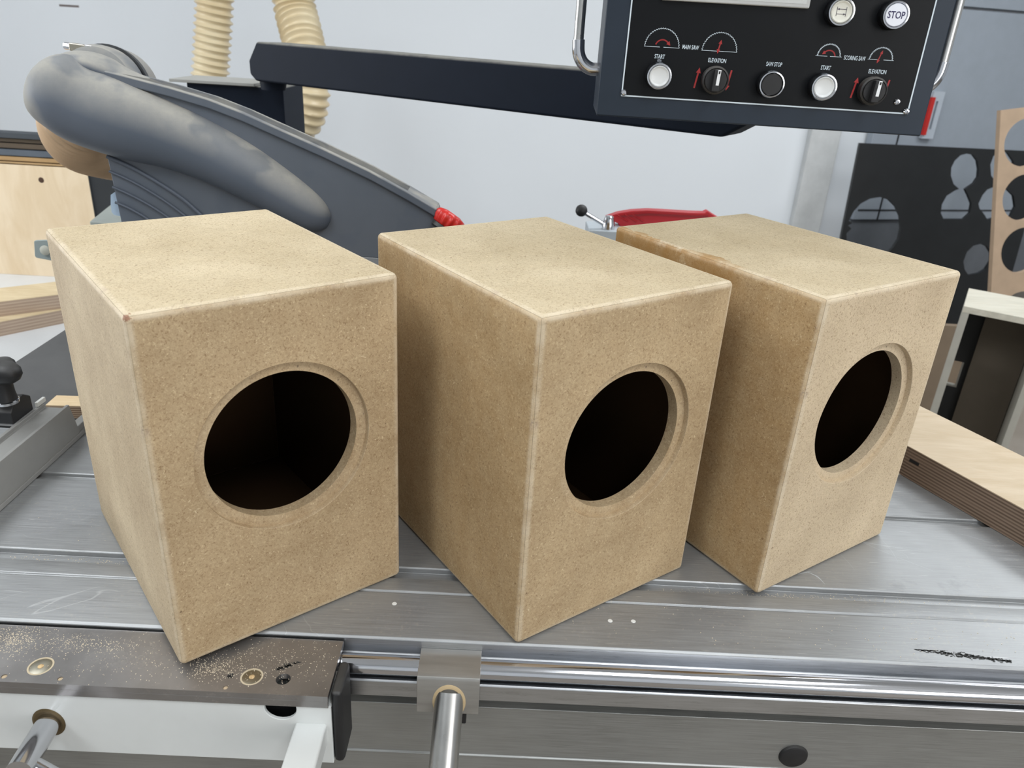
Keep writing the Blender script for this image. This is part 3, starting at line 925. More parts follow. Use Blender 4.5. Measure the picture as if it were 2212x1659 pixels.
# height from the top edge at x=1000
top = atp(1000, 127, e0, nA)
hA = top.z - zarm
ar = thing('overhead_arm', 'long navy steel arm running behind and holding the control panel', 'machine arm')
def AP(s, z, off): return e0 + dA * s + Vector((0, 0, z)) + nA * off
lf = atp(537, 140, e0, nA); s0_ = (lf - e0).dot(dA)
t1 = atp(553, 101, e0, nA); s1_ = (t1 - e0).dot(dA)
pts = [AP(s0_, 0.012, 0), AP(s0_, hA - 0.035, 0), AP(s1_, hA, 0), AP(LA + 0.01, hA, 0), AP(LA + 0.035, 0.05, 0), AP(LA + 0.035, 0.022, 0), AP(LA, 0.0, 0), AP(s1_ - 0.01, 0.0, 0)]
bm = bmesh.new(); add_prism(bm, pts, -nA * 0.075)
link('arm_tube', bm, NAVY, ar, 0.005, 3)
hub = atp(560, 180, e0, nA) - nA * 0.035
lathe('pivot_hub', [(0.024, -0.012), (0.026, 0.0), (0.026, 0.004)], frame((hub.x, hub.y, zarm - 0.004), (0, 0, 1)), NAVY, ar)

# ------------------------------------------------------------------ control panel
cp = thing('control_panel', 'black saw control panel with buttons and knobs in a navy housing', 'control panel')
PD = Vector((0.998, -0.06, 0)).normalized()
PN = Vector((-0.06, -0.998, 0)).normalized()
P0 = at(1345, 208, 0.9)
MPn = frame(P0, PN, PD)          # local x right, y up, z out of the panel
MPn = Matrix(((PD.x, 0, PN.x, P0.x), (PD.y, 0, PN.y, P0.y), (PD.z, 1, PN.z, P0.z), (0, 0, 0, 1)))
def pbox(name, x0, x1, y0, y1, z0, z1, mat, parent=cp, bevel=0):
    return box(name, x0, x1, y0, y1, z0, z1, mat, parent, bevel, MPn)
TOPV = 0.20
pbox('housing', -0.0270, 0.3300, -0.0218, TOPV + 0.02, -0.118, -0.0008, NAVY_P, cp, 0.0018)
FACE = mat_paint('black_face', (9, 11, 15), 0.4, var=0.15, spec=0.2)
pbox('face_plate', -0.0012, 0.3090, 0.0008, TOPV, -0.0008, 0.0004, FACE)
LINE = mat_paint('white_print', (210, 222, 230), 0.5)
bm = bmesh.new()
lw = 0.0014
add_box(bm, -0.0012 - lw / 2, 0.3090 + lw / 2, 0.0008 - lw / 2, 0.0008 + lw / 2, -0.0004, 0.0007, MPn)
add_box(bm, -0.0012 - lw / 2, -0.0012 + lw / 2, 0.0008 + lw / 2, TOPV, -0.0004, 0.0007, MPn)
add_box(bm, 0.3090 - lw / 2, 0.3090 + lw / 2, 0.0008 + lw / 2, TOPV, -0.0004, 0.0007, MPn)
link('border_line', bm, LINE, cp)
for (sx, sy) in ((0.0008, 0.0040), (0.3072, 0.0030), (0.2950, 0.0121)):
    s_ = lathe('cap_screw', [(0.0033, 0.0), (0.0033, 0.0012), (0.0024, 0.0024), (0.0011, 0.0026), (0.0011, 0.0014), (0, 0.0014)], MPn @ Matrix.Translation((sx, sy, 0.0004)), CHROME, cp, 20)
DISP = mat_paint('display_bezel', (184, 184, 182), 0.4)
pbox('display_bezel', 0.0290, 0.1817, 0.0965, TOPV - 0.02, 0.0004, 0.0055, DISP, cp, 0.0015)
pbox('display_inlay', 0.0330, 0.1777, 0.1005, TOPV - 0.03, 0.0055, 0.0057, mat_paint('display_inlay', (196, 197, 196), 0.35))
def button(x, y, capmat, ringmat=CHROME, flat=False):
    M_ = MPn @ Matrix.Translation((x, y, 0.0004))
    b = lathe('push_button', [(0.0142, 0.0), (0.0142, 0.0070), (0.0136, 0.0085)], M_, mat_alu('button_barrel', (74, 76, 80), 0.35, (3, 3, 3), scratch=False), cp, 40)
    lathe('button_ring', [(0.0136, 0.0080), (0.0137, 0.0120), (0.0130, 0.0140), (0.0118, 0.0142), (0.0110, 0.0128), (0.0110, 0.0100)], M_, ringmat, b, 40)
    prof_ = [(0.0109, 0.0100), (0.0107, 0.0126), (0.0098, 0.0134), (0.0084, 0.0124), (0.0078, 0.0121), (0, 0.0121)] if not flat else [(0.0109, 0.0100), (0.0108, 0.0130), (0.0103, 0.0136), (0, 0.0137)]
    lathe('button_cap', prof_, M_, capmat, b, 40)
    return b
WCAP = mat_paint('white_button', (214, 216, 216), 0.3, var=0.02)
YCAP = mat_paint('ivory_button', (218, 216, 204), 0.35, var=0.03)
button(0.0358, 0.0232, WCAP)
button(0.1558, 0.0220, BLACKPL, flat=True)
button(0.2110, 0.0225, WCAP)
bt = button(0.2125, 0.0952, YCAP)
sb = button(0.2675, 0.0952, mat_paint('stop_button', (226, 228, 236), 0.3, var=0.02), flat=True)
def selector(x, y, ang=-0.04):
    M_ = MPn @ Matrix.Translation((x, y, 0.0004))
    k = lathe('selector_knob', [(0.0142, 0.0), (0.0145, 0.0060), (0.0142, 0.0100), (0.0125, 0.0112), (0.0118, 0.0100), (0, 0.0100)], M_, mat_paint('knob_plastic', (38, 37, 37), 0.5, 0.5, (120, 115, 108)), cp, 40)
    R_ = M_ @ Matrix.Rotation(ang, 4, 'Z')
    bm = bmesh.new(); add_lathe(bm, [(0.0114, 0.0100), (0.0114, 0.0120), (0, 0.0125)], M_, 40); link('dial', bm, BLACKPL, k)
    bm = bmesh.new(); add_box(bm, -0.0040, 0.0040, -0.0112, 0.0112, 0.0122, 0.0205, R_); link('grip_bar', bm, BLACKPL, k, 0.0012)
    bm = bmesh.new(); add_box(bm, -0.0010, 0.0022, -0.0045, 0.0108, 0.0204, 0.0209, R_); link('pointer', bm, mat_paint('pointer_white', (232, 234, 236), 0.4), k)
    bm = bmesh.new(); add_box(bm, -0.0002, 0.0015, 0.0070, 0.0096, 0.0206, 0.0211, R_); link('pointer_mark', bm, BLACKPL, k)
selector(0.0965, 0.0225)
selector(0.2645, 0.0216)
def text(name, s, x, y, hgt, mat, width=None, z=0.0006, parent=cp, bold=0.0):
    cu = bpy.data.curves.new(name, 'FONT')
    cu.body = s
    cu.size = 1
    cu.offset = bold
    cu.align_x = 'CENTER'
    cu.align_y = 'CENTER'
    cu.resolution_u = 3
    to = bpy.data.objects.new(name, cu)
    COL.objects.link(to)
    dg = bpy.context.evaluated_depsgraph_get()
    me = bpy.data.meshes.new_from_object(to.evaluated_get(dg))
    bpy.data.objects.remove(to)
    xs = [v.co.x for v in me.vertices]; ys = [v.co.y for v in me.vertices]
    cx, cy = (max(xs) + min(xs)) / 2, (max(ys) + min(ys)) / 2
    k = hgt / (max(ys) - min(ys))
    kx = width / (max(xs) - min(xs)) if width else k
    me.transform(MPn @ Matrix.Translation((x, y, z)) @ Matrix.Diagonal((kx, k, 1, 1)) @ Matrix.Translation((-cx, -cy, 0)))
    me.materials.clear(); me.materials.append(mat)
    o = bpy.data.objects.new(name, me)
    COL.objects.link(o); o.parent = parent
    return o
TH = 0.0043
text('lettering', 'START', 0.0350, 0.0425, TH, LINE, 0.0110, bold=0.01)
text('lettering', 'MAIN SAW', 0.0666, 0.0534, TH, LINE, 0.0175, bold=0.01)
text('lettering', 'ELEVATION', 0.0967, 0.0420, TH, LINE, 0.0190, bold=0.01)
text('lettering', 'SAW STOP', 0.1575, 0.0418, TH, LINE, 0.0168, bold=0.01)
text('lettering', 'SCORING SAW', 0.2402, 0.0526, TH, LINE, 0.0225, bold=0.01)
text('lettering', 'START', 0.2124, 0.0415, TH, LINE, 0.0105, bold=0.01)
text('lettering', 'ELEVATION', 0.2670, 0.0408, TH, LINE, 0.0185, bold=0.01)
STOPINK = mat_paint('stop_ink', (44, 36, 84), 0.5)
text('lettering', 'STOP', 0.2675, 0.0952, 0.0068, STOPINK, 0.0172, z=0.0004 + 0.0139, parent=sb, bold=0.012)
def strip(bm, pts, wd, z=0.0006, M=MPn):
    P_ = [Vector((p[0], p[1], 0)) for p in pts]
    for a, b in zip(P_, P_[1:]):
        d = (b - a)
        if d.length < 1e-9: continue
        d.normalize()
        n_ = Vector((-d.y, d.x, 0)) * wd / 2
        a2, b2 = a - d * wd * 0.2, b + d * wd * 0.2
        bm.faces.new([bm.verts.new(M @ (q + Vector((0, 0, z)))) for q in (a2 - n_, b2 - n_, b2 + n_, a2 + n_)])
RINK = mat_paint('red_print', (158, 34, 34), 0.5)
def saw(cx, by, R, teeth, gap=(0, 0), ext=0.0, wd=0.00042, depth=0.0011):
    bm = bmesh.new()
    pts = []
    for k in range(teeth):
        t0, t1 = math.pi * (1 - k / teeth), math.pi * (1 - (k + 1) / teeth)
        pts.append((cx + (R - depth) * math.cos(t0), by + (R - depth) * math.sin(t0)))
        pts.append((cx + R * math.cos((t0 * 0.2 + t1 * 0.8)), by + R * math.sin((t0 * 0.2 + t1 * 0.8))))
    pts.append((cx + (R - depth), by))
    strip(bm, pts, wd)
    strip(bm, [(cx - R - ext, by), (cx + gap[0], by)], wd)
    strip(bm, [(cx + gap[1], by), (cx + R + ext, by)], wd)
    link('saw_symbol', bm, LINE, cp, recalc=False)
saw(0.0358, 0.0518, 0.0188, 24, (-0.002, 0.002))
saw(0.0972, 0.0512, 0.0188, 24, (0, 0))
saw(0.2127, 0.0528, 0.0125, 24, (-0.0015, 0.0015), 0.0012, depth=0.0013)
saw(0.2674, 0.0525, 0.0125, 24, (-0.003, 0.003), 0.0010, depth=0.0013)
def arrow(bm, a, b, wd=0.0014, head=0.0042, hw=0.0040, both=False):
    a, b = Vector((*a, 0)), Vector((*b, 0))
    d = (b - a).normalized(); n_ = Vector((-d.y, d.x, 0))
    s_ = a + d * head if both else a
    strip(bm, [s_, b - d * head], wd)
    for tip, dr in ([(b, d)] + ([(a, -d)] if both else [])):
        bm.faces.new([bm.verts.new(MPn @ (q + Vector((0, 0, 0.0008)))) for q in (tip, tip - dr * head + n_ * hw / 2, tip - dr * head - n_ * hw / 2)])
bm = bmesh.new(); arrow(bm, (0.0955, 0.0488), (0.0980, 0.0625), both=True); link('red_arrow', bm, RINK, cp, recalc=False)
bm = bmesh.new(); arrow(bm, (0.2640, 0.0488), (0.2675, 0.0618), 0.0011, 0.0036, 0.0032, both=True); link('red_arrow', bm, RINK, cp, recalc=False)
for sx, hd in ((0.0757, 0.0030), (0.2445, 0.003)):
    bm = bmesh.new(); arrow(bm, (sx + 0.0006, 0.0135), (sx + 0.0036, 0.0340), 0.0018, 0.0055, 0.0052); link('red_arrow', bm, RINK, cp, recalc=False)
for sx in (0.1125, 0.2805):
    bm = bmesh.new(); arrow(bm, (sx + 0.0012, 0.0330), (sx - 0.0018, 0.0125), 0.0018, 0.0055, 0.0052); link('red_arrow', bm, RINK, cp, recalc=False)
def curved(cx, cy, R, a0, a1, sgn, wd=0.0014, hd=0.0040):
    bm = bmesh.new()
    pts = [(cx + R * math.cos(a0 + (a1 - a0) * k / 12), cy + R * math.sin(a0 + (a1 - a0) * k / 12)) for k in range(13)]
    strip(bm, pts, wd)
    e, d = Vector((*pts[-1], 0)), (Vector((*pts[-1], 0)) - Vector((*pts[-2], 0))).normalized()
    n_ = Vector((-d.y, d.x, 0))
    bm.faces.new([bm.verts.new(MPn @ (q + Vector((0, 0, 0.0008)))) for q in (e + d * hd, e + n_ * hd * 0.55, e - n_ * hd * 0.55)])
    link('red_arrow', bm, RINK, cp, recalc=False)
curved(0.0362, 0.0515, 0.0075, math.radians(158), math.radians(42), 1)
curved(0.2127, 0.0520, 0.0066, math.radians(12), math.radians(135), -1, 0.0013, 0.0036)
# travel symbol on the upper ivory button
bm = bmesh.new()
INK = mat_paint('dark_ink', (60, 52, 70), 0.5)
Mz = 0.0004 + 0.0124
for x_ in (-0.0047, 0.0047):
    strip(bm, [(0.2125 + x_, 0.0910), (0.2125 + x_, 0.0996)], 0.00045, Mz)
for y_, s_ in ((0.0975, -1), (0.0930, 1)):
    strip(bm, [(0.2125 - 0.0045, y_), (0.2125 + 0.0045, y_)], 0.00045, Mz)
    tip = Vector((0.2125 + s_ * 0.0045, y_, Mz + 0.00005))
    bm.faces.new([bm.verts.new(MPn @ q) for q in (tip, tip + Vector((-s_ * 0.0022, 0.0009, 0)), tip + Vector((-s_ * 0.0022, -0.0009, 0)))])
link('travel_symbol', bm, INK, bt, recalc=False)
# smudge above the left start button
bm = bmesh.new()
for (x_, y_, r_) in ((0.0342, 0.0383, 0.0014), (0.0362, 0.0381, 0.0013), (0.0351, 0.0395, 0.0008)):
    bm.faces.new([bm.verts.new(MPn @ Vector((x_ + r_ * math.cos(k * math.pi / 8), y_ + r_ * 1.2 * math.sin(k * math.pi / 8), 0.0007))) for k in range(16)])
link('paint_smudge', bm, mat_paint('smudge', (120, 124, 130), 0.6), cp, recalc=False)
# chrome grab handles either side
def handle(x, sgn):
    g = bpy.data.objects.new('grab_handle', None)
    COL.objects.link(g); g.parent = cp
    zc = -0.055
    yb = 0.036
    pts = [(x - sgn * 0.0, yb - 0.012), (x + sgn * 0.010, yb - 0.0115), (x + sgn * 0.019, yb - 0.006), (x + sgn * 0.0245, yb + 0.004), (x + sgn * 0.0260, yb + 0.018)]
    path = spline([MPn @ Vector((a, b, zc)) for a, b in pts], 8)
    tube('elbow', path, 0.0072, CHROME, g, 24)
    tube('bar', [MPn @ Vector((x + sgn * 0.0260, yb + 0.018, zc)), MPn @ Vector((x + sgn * 0.0262, TOPV, zc))], 0.0058, SATIN, g, 24)
handle(-0.0270, -1)
handle(0.3300, 1)
# bracket carrying the panel on the arm
mpt = MPn @ Vector((0.12, 0.03, -0.118))
box('arm_mount', 0.06, 0.14, 0.01, 0.08, -0.150, -0.118, NAVY, cp, 0.002, MPn)

# ------------------------------------------------------------------ things standing behind the boxes, middle
rf = thing('rip_fence', 'pale grey rip fence seen between the middle and right cabinets', 'fence')
fz = at(1290, 498, 1.45).z
box('fence_body', 0.155, 0.60, 1.45, 1.53, fz - 0.06, fz, mat_paint('pale_grey_cast', (190, 198, 204), 0.45), rf, 0.002)
box('fence_foot', 0.25, 0.40, 1.44, 1.54, -0.0005, fz - 0.06, mat_paint('pale_grey_foot', (190, 198, 204), 0.45), rf, 0.002)
lv2 = thing('lock_lever', 'small chrome lever with a black ball knob behind the boxes', 'lever')
bc = at(1256, 455, 1.46)
hb = at(1314, 490, 1.47)
lathe('ball_knob', [(0.0, -0.0115), (0.0045, -0.0106), (0.0085, -0.0078), (0.0110, -0.0035), (0.0115, 0.0), (0.0105, 0.0048), (0.0080, 0.0085), (0.0042, 0.0108), (0.0, 0.0115)], frame(bc, (0, 0, 1)), BLACKPL, lv2, 24)
tube('rod', [bc, hb], 0.0042, CHROME, lv2, 16)
lathe('lever_hub', [(0.0125, -0.014), (0.0120, -0.002), (0.0085, 0.009), (0.006, 0.011), (0, 0.0115)], frame((hb.x, 1.47, fz + 0.014), (0, 0, 1)), CHROME, lv2, 24)
# red push stick
ps2 = thing('push_stick', 'red plastic push stick lying behind the right cabinet', 'push stick')
rp = [(1309, 470), (1335, 461), (1365, 456), (1400, 454), (1440, 456), (1490, 459), (1522, 460), (1530, 456), (1545, 466), (1560, 475), (1560, 500), (1345, 500), (1335, 483)]
bm = bmesh.new(); add_prism(bm, [at(x, y, 1.50) + Vector((0, -0.03, 0)) * 0 for x, y in rp], (0, 0.022, 0))
o = link('blade', bm, REDDARK, ps2, 0.002)
bm = bmesh.new()
pp = [(1336, 466), (1400, 461), (1490, 465), (1530, 466), (1530, 470), (1490, 469), (1400, 465), (1340, 470)]
add_prism(bm, [at(x, y, 1.498) for x, y in pp], (0, 0.003, 0))
link('grip_ridge', bm, mat_paint('deep_red', (140, 16, 26), 0.4), ps2)
for x_ in (1332, 1350, 1366):
    bm = bmesh.new(); add_tube(bm, [at(x_, 463, 1.499), at(x_ + 25, 479, 1.499)], 0.0012, 6); link('groove_rib', bm, REDDARK, ps2)

# ------------------------------------------------------------------ left background
wt = thing('side_bench', 'white laminate side bench at the far left', 'bench')
WZ = -0.30
box('bench_top', -3.0, -0.74, 1.25, 2.9, WZ - 0.03, WZ, mat_paint('white_laminate', (208, 209, 209), 0.5, var=0.02), wt, 0.002)
for (x_, y_) in ((-2.9, 1.35), (-0.9, 1.35), (-2.9, 2.8), (-0.9, 2.8)):
    box('leg', x_ - 0.03, x_ + 0.03, y_ - 0.03, y_ + 0.03, FLOOR, WZ - 0.03, WHITEPAINT, wt)
KB = 2.3
k0, k1 = at(0, 590, KB), at(187, 365, KB)
kb_ = thing('birch_board', 'pale birch plywood panel with one dark knot standing on the white bench', 'plywood')
KM = Mat('knotty_birch', (228, 208, 178), 0.6, spec=0.3)
n_ = KM.noise(4, 5, 0.6, KM.mapped((4, 1, 1.2)), dist=1.0)
KM.color(KM.mix(KM.ramp(n_, 0.35, 0.65), (218, 196, 163), (230, 211, 182)))
box('board', -2.9, k1.x, KB, KB + 0.02, WZ, k1.z, KM.m, kb_, 0.001)
kp = at(89, 389, KB)
lathe('knot', [(0.0085, -0.001), (0.008, 0.0006), (0.005, 0.0009), (0, 0.001)], frame((kp.x, KB, kp.z), (0, -1, 0)), mat_paint('knot', (74, 50, 36), 0.8), kb_, 16)
# black cabinet side beside it
bcab = thing('black_panel', 'matt black board with a grey edge beside the knotted plywood', 'board')
x1_ = at(197, 420, KB).x
box('edge_strip', k1.x + 0.001, x1_, KB, KB + 0.02, WZ, k1.z, mat_paint('grey_edge', (84, 88, 92), 0.5), bcab)
box('board', x1_, x1_ + 0.42, KB + 0.004, KB + 0.02, WZ, k1.z, mat_paint('matt_black', (36, 40, 44), 0.6), bcab)
# carcass that carries the boards
crc = tag(box('shelf_unit', -2.9, x1_ + 0.40, KB + 0.021, KB + 0.06, WZ, k1.z - 0.001, mat_paint('unit_grey', (120, 116, 110), 0.6)), 'low unit behind the knotted plywood with sheets stacked on it', 'shelf')
ys = [288, 304, 319, 331, 342, 353, 363]
cols = [((62, 68, 74), 'black laminate sheet, topmost in the stack at the far left'), ((88, 74, 56), 'dark brown sheet just under the black one in the far left stack'), ((92, 78, 62), 'brown sheet in the middle of the far left stack, above the slate one'),
        ((84, 92, 102), 'slate grey sheet in the middle of the far left stack'), ((176, 142, 96), 'tan MDF sheet under the slate one in the far left stack'), ((182, 150, 106), 'lowest tan MDF sheet of the far left stack, resting on the shelf unit')]
ys = [289, 303, 313, 326, 341, 352, 363]
zs = [at(60, y, KB).z for y in ys]
zs[-1] = k1.z
for i, (c, lab) in enumerate(cols):
    off = [0.0, 0.035, 0.03, 0.01, 0.012, 0.004][i]
    o = tag(box('sheet', -2.9, at(215, 330, KB).x + 0.02 * (i % 2), KB + off * 0.4, KB + 0.045, zs[i + 1] + 0.003, zs[i], mat_paint('sheet_%s' % lab.split()[0], c, 0.6), bevel=0.001), lab, 'board', 'sheets stacked at the far left')
# steel tab with a screw
tabp = at(92, 541, 1.30)
tabt = thing('steel_bracket', 'small zinc bracket with a screw sticking out left of the left cabinet', 'bracket')
bm = bmesh.new()
pts = [at(x, y, 1.30) for x, y in ((73, 522), (75, 520), (96, 519), (140, 524), (140, 568), (104, 562), (78, 557), (75, 553))]
add_prism(bm, pts, (0, 0.005, 0)); link('tab', bm, mat_paint('zinc', (158, 170, 170), 0.45), tabt, 0.0008)
sp_ = at(97, 541, 1.295)
lathe('screw', [(0.0085, -0.002), (0.0085, 0.001), (0.004, 0.003), (0, 0.003)], frame(sp_, (0, -1, 0)), mat_paint('glue_blob', (196, 196, 184), 0.6), tabt, 16)
bm = bmesh.new(); add_box(bm, at(120, 545, 1.3).x, at(120, 545, 1.3).x + 0.02, 1.305, 1.32, -0.0005, at(120, 560, 1.3).z + 0.02); link('upright', bm, mat_paint('zinc_post', (150, 154, 154), 0.5), tabt)
# two thick plywood offcuts on the bench
def ply_block(label, z0, z1, p0, p1, depth, mat_e):
    t_ = thing('plywood_offcut', label, 'plywood', group='thick plywood offcuts on the white bench')
    a, b = atz(*p0, z0), atz(*p1, z0)
    Mq = frame((a.x, a.y, 0), (0, 0, 1), (b - a))
    L_ = (b - a).length
    bm = bmesh.new(); add_box(bm, -0.6, L_ + 0.12, 0, depth, z0, z1 - 0.0015, Mq); link('core', bm, mat_e, t_)
    bm = bmesh.new(); add_box(bm, -0.6, L_ + 0.12, 0, depth, z1 - 0.0015, z1, Mq); link('face_veneer', bm, mat_ply('ply_%d' % (z1 * 1000), (214, 196, 162), (200, 180, 144)), t_)
EDG = mat_layers('thick_ply_edge', (190, 170, 150), (172, 151, 134), 5, 0.04)
ply_block('lower of two thick plywood offcuts on the white bench', WZ, WZ + 0.038, (0, 727), (135, 699), 0.13, EDG)
ply_block('upper of two thick plywood offcuts on the white bench', WZ + 0.0385, WZ + 0.078, (0, 684), (130, 667), 0.12, EDG)
# pale grey casting behind the guard
gz = 0.03
ga, gb, gc_ = atz(193, 478, gz), atz(243, 438, gz), atz(560, 400, gz)
gh = thing('grey_casting', 'pale green-grey machine casting peeping out left of the saw guard', 'machine part')
bm = bmesh.new()
pts = [ga, gb, Vector((gb.x + 0.10, gb.y + 0.01, gz)), Vector((ga.x + 0.22, ga.y, gz))]
add_prism(bm, pts, (0, 0, -(gz + 0.0005)))
link('casting', bm, mat_paint('green_grey', (150, 156, 150), 0.45), gh, 0.003)

# ------------------------------------------------------------------ right background
# black sheet with cut-outs
def cutout_sheet(name, W_, H_, T_, loops, mat, M):
    from mathutils.geometry import delaunay_2d_cdt
    loops = [[(min(max(x, 0.004), W_ - 0.004), min(max(y, 0.004), H_ - 0.004)) for x, y in L] for L in loops]
    allL = [[(0, 0), (W_, 0), (W_, H_), (0, H_)]] + loops
    vs, es = [], []
    for L in allL:
        b = len(vs)
        vs += [Vector(p) for p in L]
        es += [(b + i, b + (i + 1) % len(L)) for i in range(len(L))]
    V, _, F, *_r = delaunay_2d_cdt(vs, es, [], 0, 1e-6)
    def inside(p, L):
        c = False
        for i in range(len(L)):
            (x1, y1), (x2, y2) = L[i], L[(i + 1) % len(L)]
            if (y1 > p.y) != (y2 > p.y) and p.x < (x2 - x1) * (p.y - y1) / (y2 - y1) + x1:
                c = not c
        return c
    bm = bmesh.new()
    layer = [[bm.verts.new((v.x, z, v.y)) for v in V] for z in (0, T_)]
    cnt = {}
    for f in F:
        ctr = sum((V[k] for k in f), Vector((0, 0))) / len(f)
        if any(inside(ctr, L) for L in loops):
            continue
        for q in layer:
            bm.faces.new([q[k] for k in f])
        for a, b in zip(f, list(f[1:]) + [f[0]]):
            cnt.setdefault(frozenset((a, b)), []).append((a, b))
    for k, v in cnt.items():
        if len(v) == 1:
            a, b = v[0]
            bm.faces.new((layer[0][a], layer[0][b], layer[1][b], layer[1][a]))
    bmesh.ops.delete(bm, geom=[v for v in bm.verts if not v.link_faces], context='VERTS')
    bmesh.ops.transform(bm, matrix=M, verts=bm.verts)
    return link(name, bm, mat)
BD = Vector((0.9942, 0.1076, 0)).normalized()
bl_ = atz(2040, 704, FLOOR + 0.002)
BN = Vector((BD.y, -BD.x, 0))
# the sheet leans back a little against the door
ptl = atp(1858, 309, bl_, BN)
Hb = ptl.z - FLOOR
lean = math.radians(4)
UP = (Vector((0, 0, 1)) * math.cos(lean) - BN * math.sin(lean)).normalized()
NB_ = BD.cross(UP)      # points away/back
def on_b(px, py):
    n2 = NB_.normalized()
    q = atp(px, py, bl_, n2)
    r_ = q - bl_
    return r_.dot(BD), r_.dot(UP)
x00 = on_b(1858, 309)
org = bl_ + BD * x00[0]
HH = x00[1]
MB_ = Matrix(((BD.x, -NB_.x, UP.x, org.x), (BD.y, -NB_.y, UP.y, org.y), (BD.z, -NB_.z, UP.z, org.z), (0, 0, 0, 1)))
if NB_.y > 0:
    MB_ = Matrix(((BD.x, NB_.x, UP.x, org.x), (BD.y, NB_.y, UP.y, org.y), (BD.z, NB_.z, UP.z, org.z), (0, 0, 0, 1)))
def bl(px, py):
    x, y = on_b(px, py)
    return (x - x00[0], y)
def loop(pts, jag=0, n=None):
    return [bl(x, y) for x, y in pts]
s4 = 1 / 2.963
def z4(L): return [bl(1650 + x * s4, 180 + y * s4) for x, y in L]
hole_a = z4([(1260, 460), (1300, 450), (1340, 458), (1368, 495), (1377, 550), (1372, 600), (1345, 640), (1290, 678), (1310, 720), (1330, 770), (1320, 830), (1280, 868), (1150, 868), (1133, 830), (1140, 775), (1170, 720), (1225, 685), (1250, 676), (1215, 645), (1197, 590), (1200, 540), (1222, 495)])
hole_b = z4([(1500, 440), (1560, 440), (1600, 500), (1600, 570), (1560, 640), (1490, 640), (1455, 590), (1450, 520), (1470, 465)])
hole_c = z4([(1480, 660), (1540, 660), (1600, 720), (1610, 790), (1580, 850), (1500, 880), (1470, 862), (1430, 872), (1412, 840), (1380, 800), (1374, 770), (1400, 715), (1430, 680)])
hole_d = z4([(745, 728), (800, 745), (845, 790), (872, 850), (878, 930), (862, 1000), (830, 1050), (780, 1100), (560, 1080), (530, 1000), (530, 960), (560, 930), (540, 910), (565, 895), (545, 880), (575, 820), (620, 770), (680, 738)])
hole_e = z4([(1340, 1040), (1390, 1027), (1430, 1045), (1455, 1090), (1452, 1140), (1420, 1190), (1380, 1215), (1310, 1228), (1285, 1190), (1278, 1140), (1300, 1080)])
SHB = mat_paint('black_mdf', (26, 28, 30), 0.42, var=0.2)
sheet = cutout_sheet('cutout_sheet', bl(2260, 330)[0], HH, 0.018, [hole_a, hole_b, hole_c, hole_d, hole_e], SHB, MB_)
tag(sheet, 'large black sheet with round cut-outs leaning by the grey door', 'board')
# tan template with a row of round holes
TY = 3.3
tl = at(2162, 238, TY)
TD = Vector((0.99, 0.12, 0)).normalized()
TU = (tl - atz(2129, 850, FLOOR)).normalized()
TD = (TD - TU * TD.dot(TU)).normalized()
TNn = TD.cross(TU)
def on_t(px, py):
    q = atp(px, py, tl, TNn)
    r_ = q - tl
    # oblique coordinates on the sheet
    return r_.dot(TD), r_.dot(TU)
Lb = (tl.z - FLOOR) / TU.z
orgT = tl - TU * Lb
MT = Matrix(((TD.x, -TNn.x, TU.x, orgT.x), (TD.y, -TNn.y, TU.y, orgT.y), (TD.z, -TNn.z, TU.z, orgT.z), (0, 0, 0, 1)))
if TNn.y > 0:
    MT = Matrix(((TD.x, TNn.x, TU.x, orgT.x), (TD.y, TNn.y, TU.y, orgT.y), (TD.z, TNn.z, TU.z, orgT.z), (0, 0, 0, 1)))
lps = []
for (lx, y0, y1) in ((2169.5, 256, 359), (2166, 377, 475), (2163, 492, 588), (2160, 630, 722)):
    a, b, l_ = on_t(lx + 45, y0), on_t(lx + 45, y1), on_t(lx, (y0 + y1) / 2)
    R_ = (a[1] - b[1]) / 2 * 1.0
    cx_, cy_ = l_[0] + R_, (a[1] + b[1]) / 2 + Lb
    lps.append([(cx_ + R_ * math.cos(2 * math.pi * k / 36), cy_ + R_ * math.sin(2 * math.pi * k / 36)) for k in range(36)])
W_t = max(p[0] for L in lps for p in L) + 0.06
tan = cutout_sheet('hole_template', W_t, Lb, 0.022, lps, mat_paint('tan_mdf', (170, 146, 122), 0.7), MT)
tag(tan, 'tan MDF strip with a column of round holes leaning at the right edge', 'board')
# plywood cabinet, open at the front
cc = atz(2082, 661, -0.139)
cd = Vector((0.85, -0.527, 0)).normalized()   # along the front edge
MCb = frame((cc.x, cc.y, 0), (0, 0, 1), cd)
cb = thing('open_cabinet', 'open-fronted grey plywood cabinet at the right with a handle slot', 'cabinet')
GP = mat_ply('grey_plywood', (196, 192, 178), (180, 176, 162))
GE = mat_paint('cabinet_edge', (170, 166, 156), 0.6)
DK = mat_paint('cabinet_inside', (92, 82, 70), 0.7)
zc0, zc1 = FLOOR, -0.139
lw_ = (MCb.inverted() @ atz(2212, 686, -0.139)).x
FPn = Vector((cd.y, -cd.x, 0))
CWd = (MCb.inverted() @ atp(2190, 935, cc, FPn)).x
if not 0.2 < CWd < 0.6: CWd = 0.36
CDp = (MCb.inverted() @ atz(2145, 632, -0.139)).y
def cbox(name, x0, x1, y0, y1, z0, z1, mat, parent=cb, bevel=0.001):
    return box(name, x0, x1, y0, y1, z0, z1, mat, parent, bevel, MCb)
cbox('top_board', 0, CWd, 0, CDp, zc1 - 0.018, zc1, GP)
bm = drilled_plate(zc0, zc1 - 0.018, 0.0, CDp, -0.018, 0.0, [], 4)
bmesh.ops.delete(bm, geom=list(bm.verts), context='VERTS')
slot0, slot1, sy0, sy1 = -0.33, -0.27, CDp * 0.35, CDp * 0.62
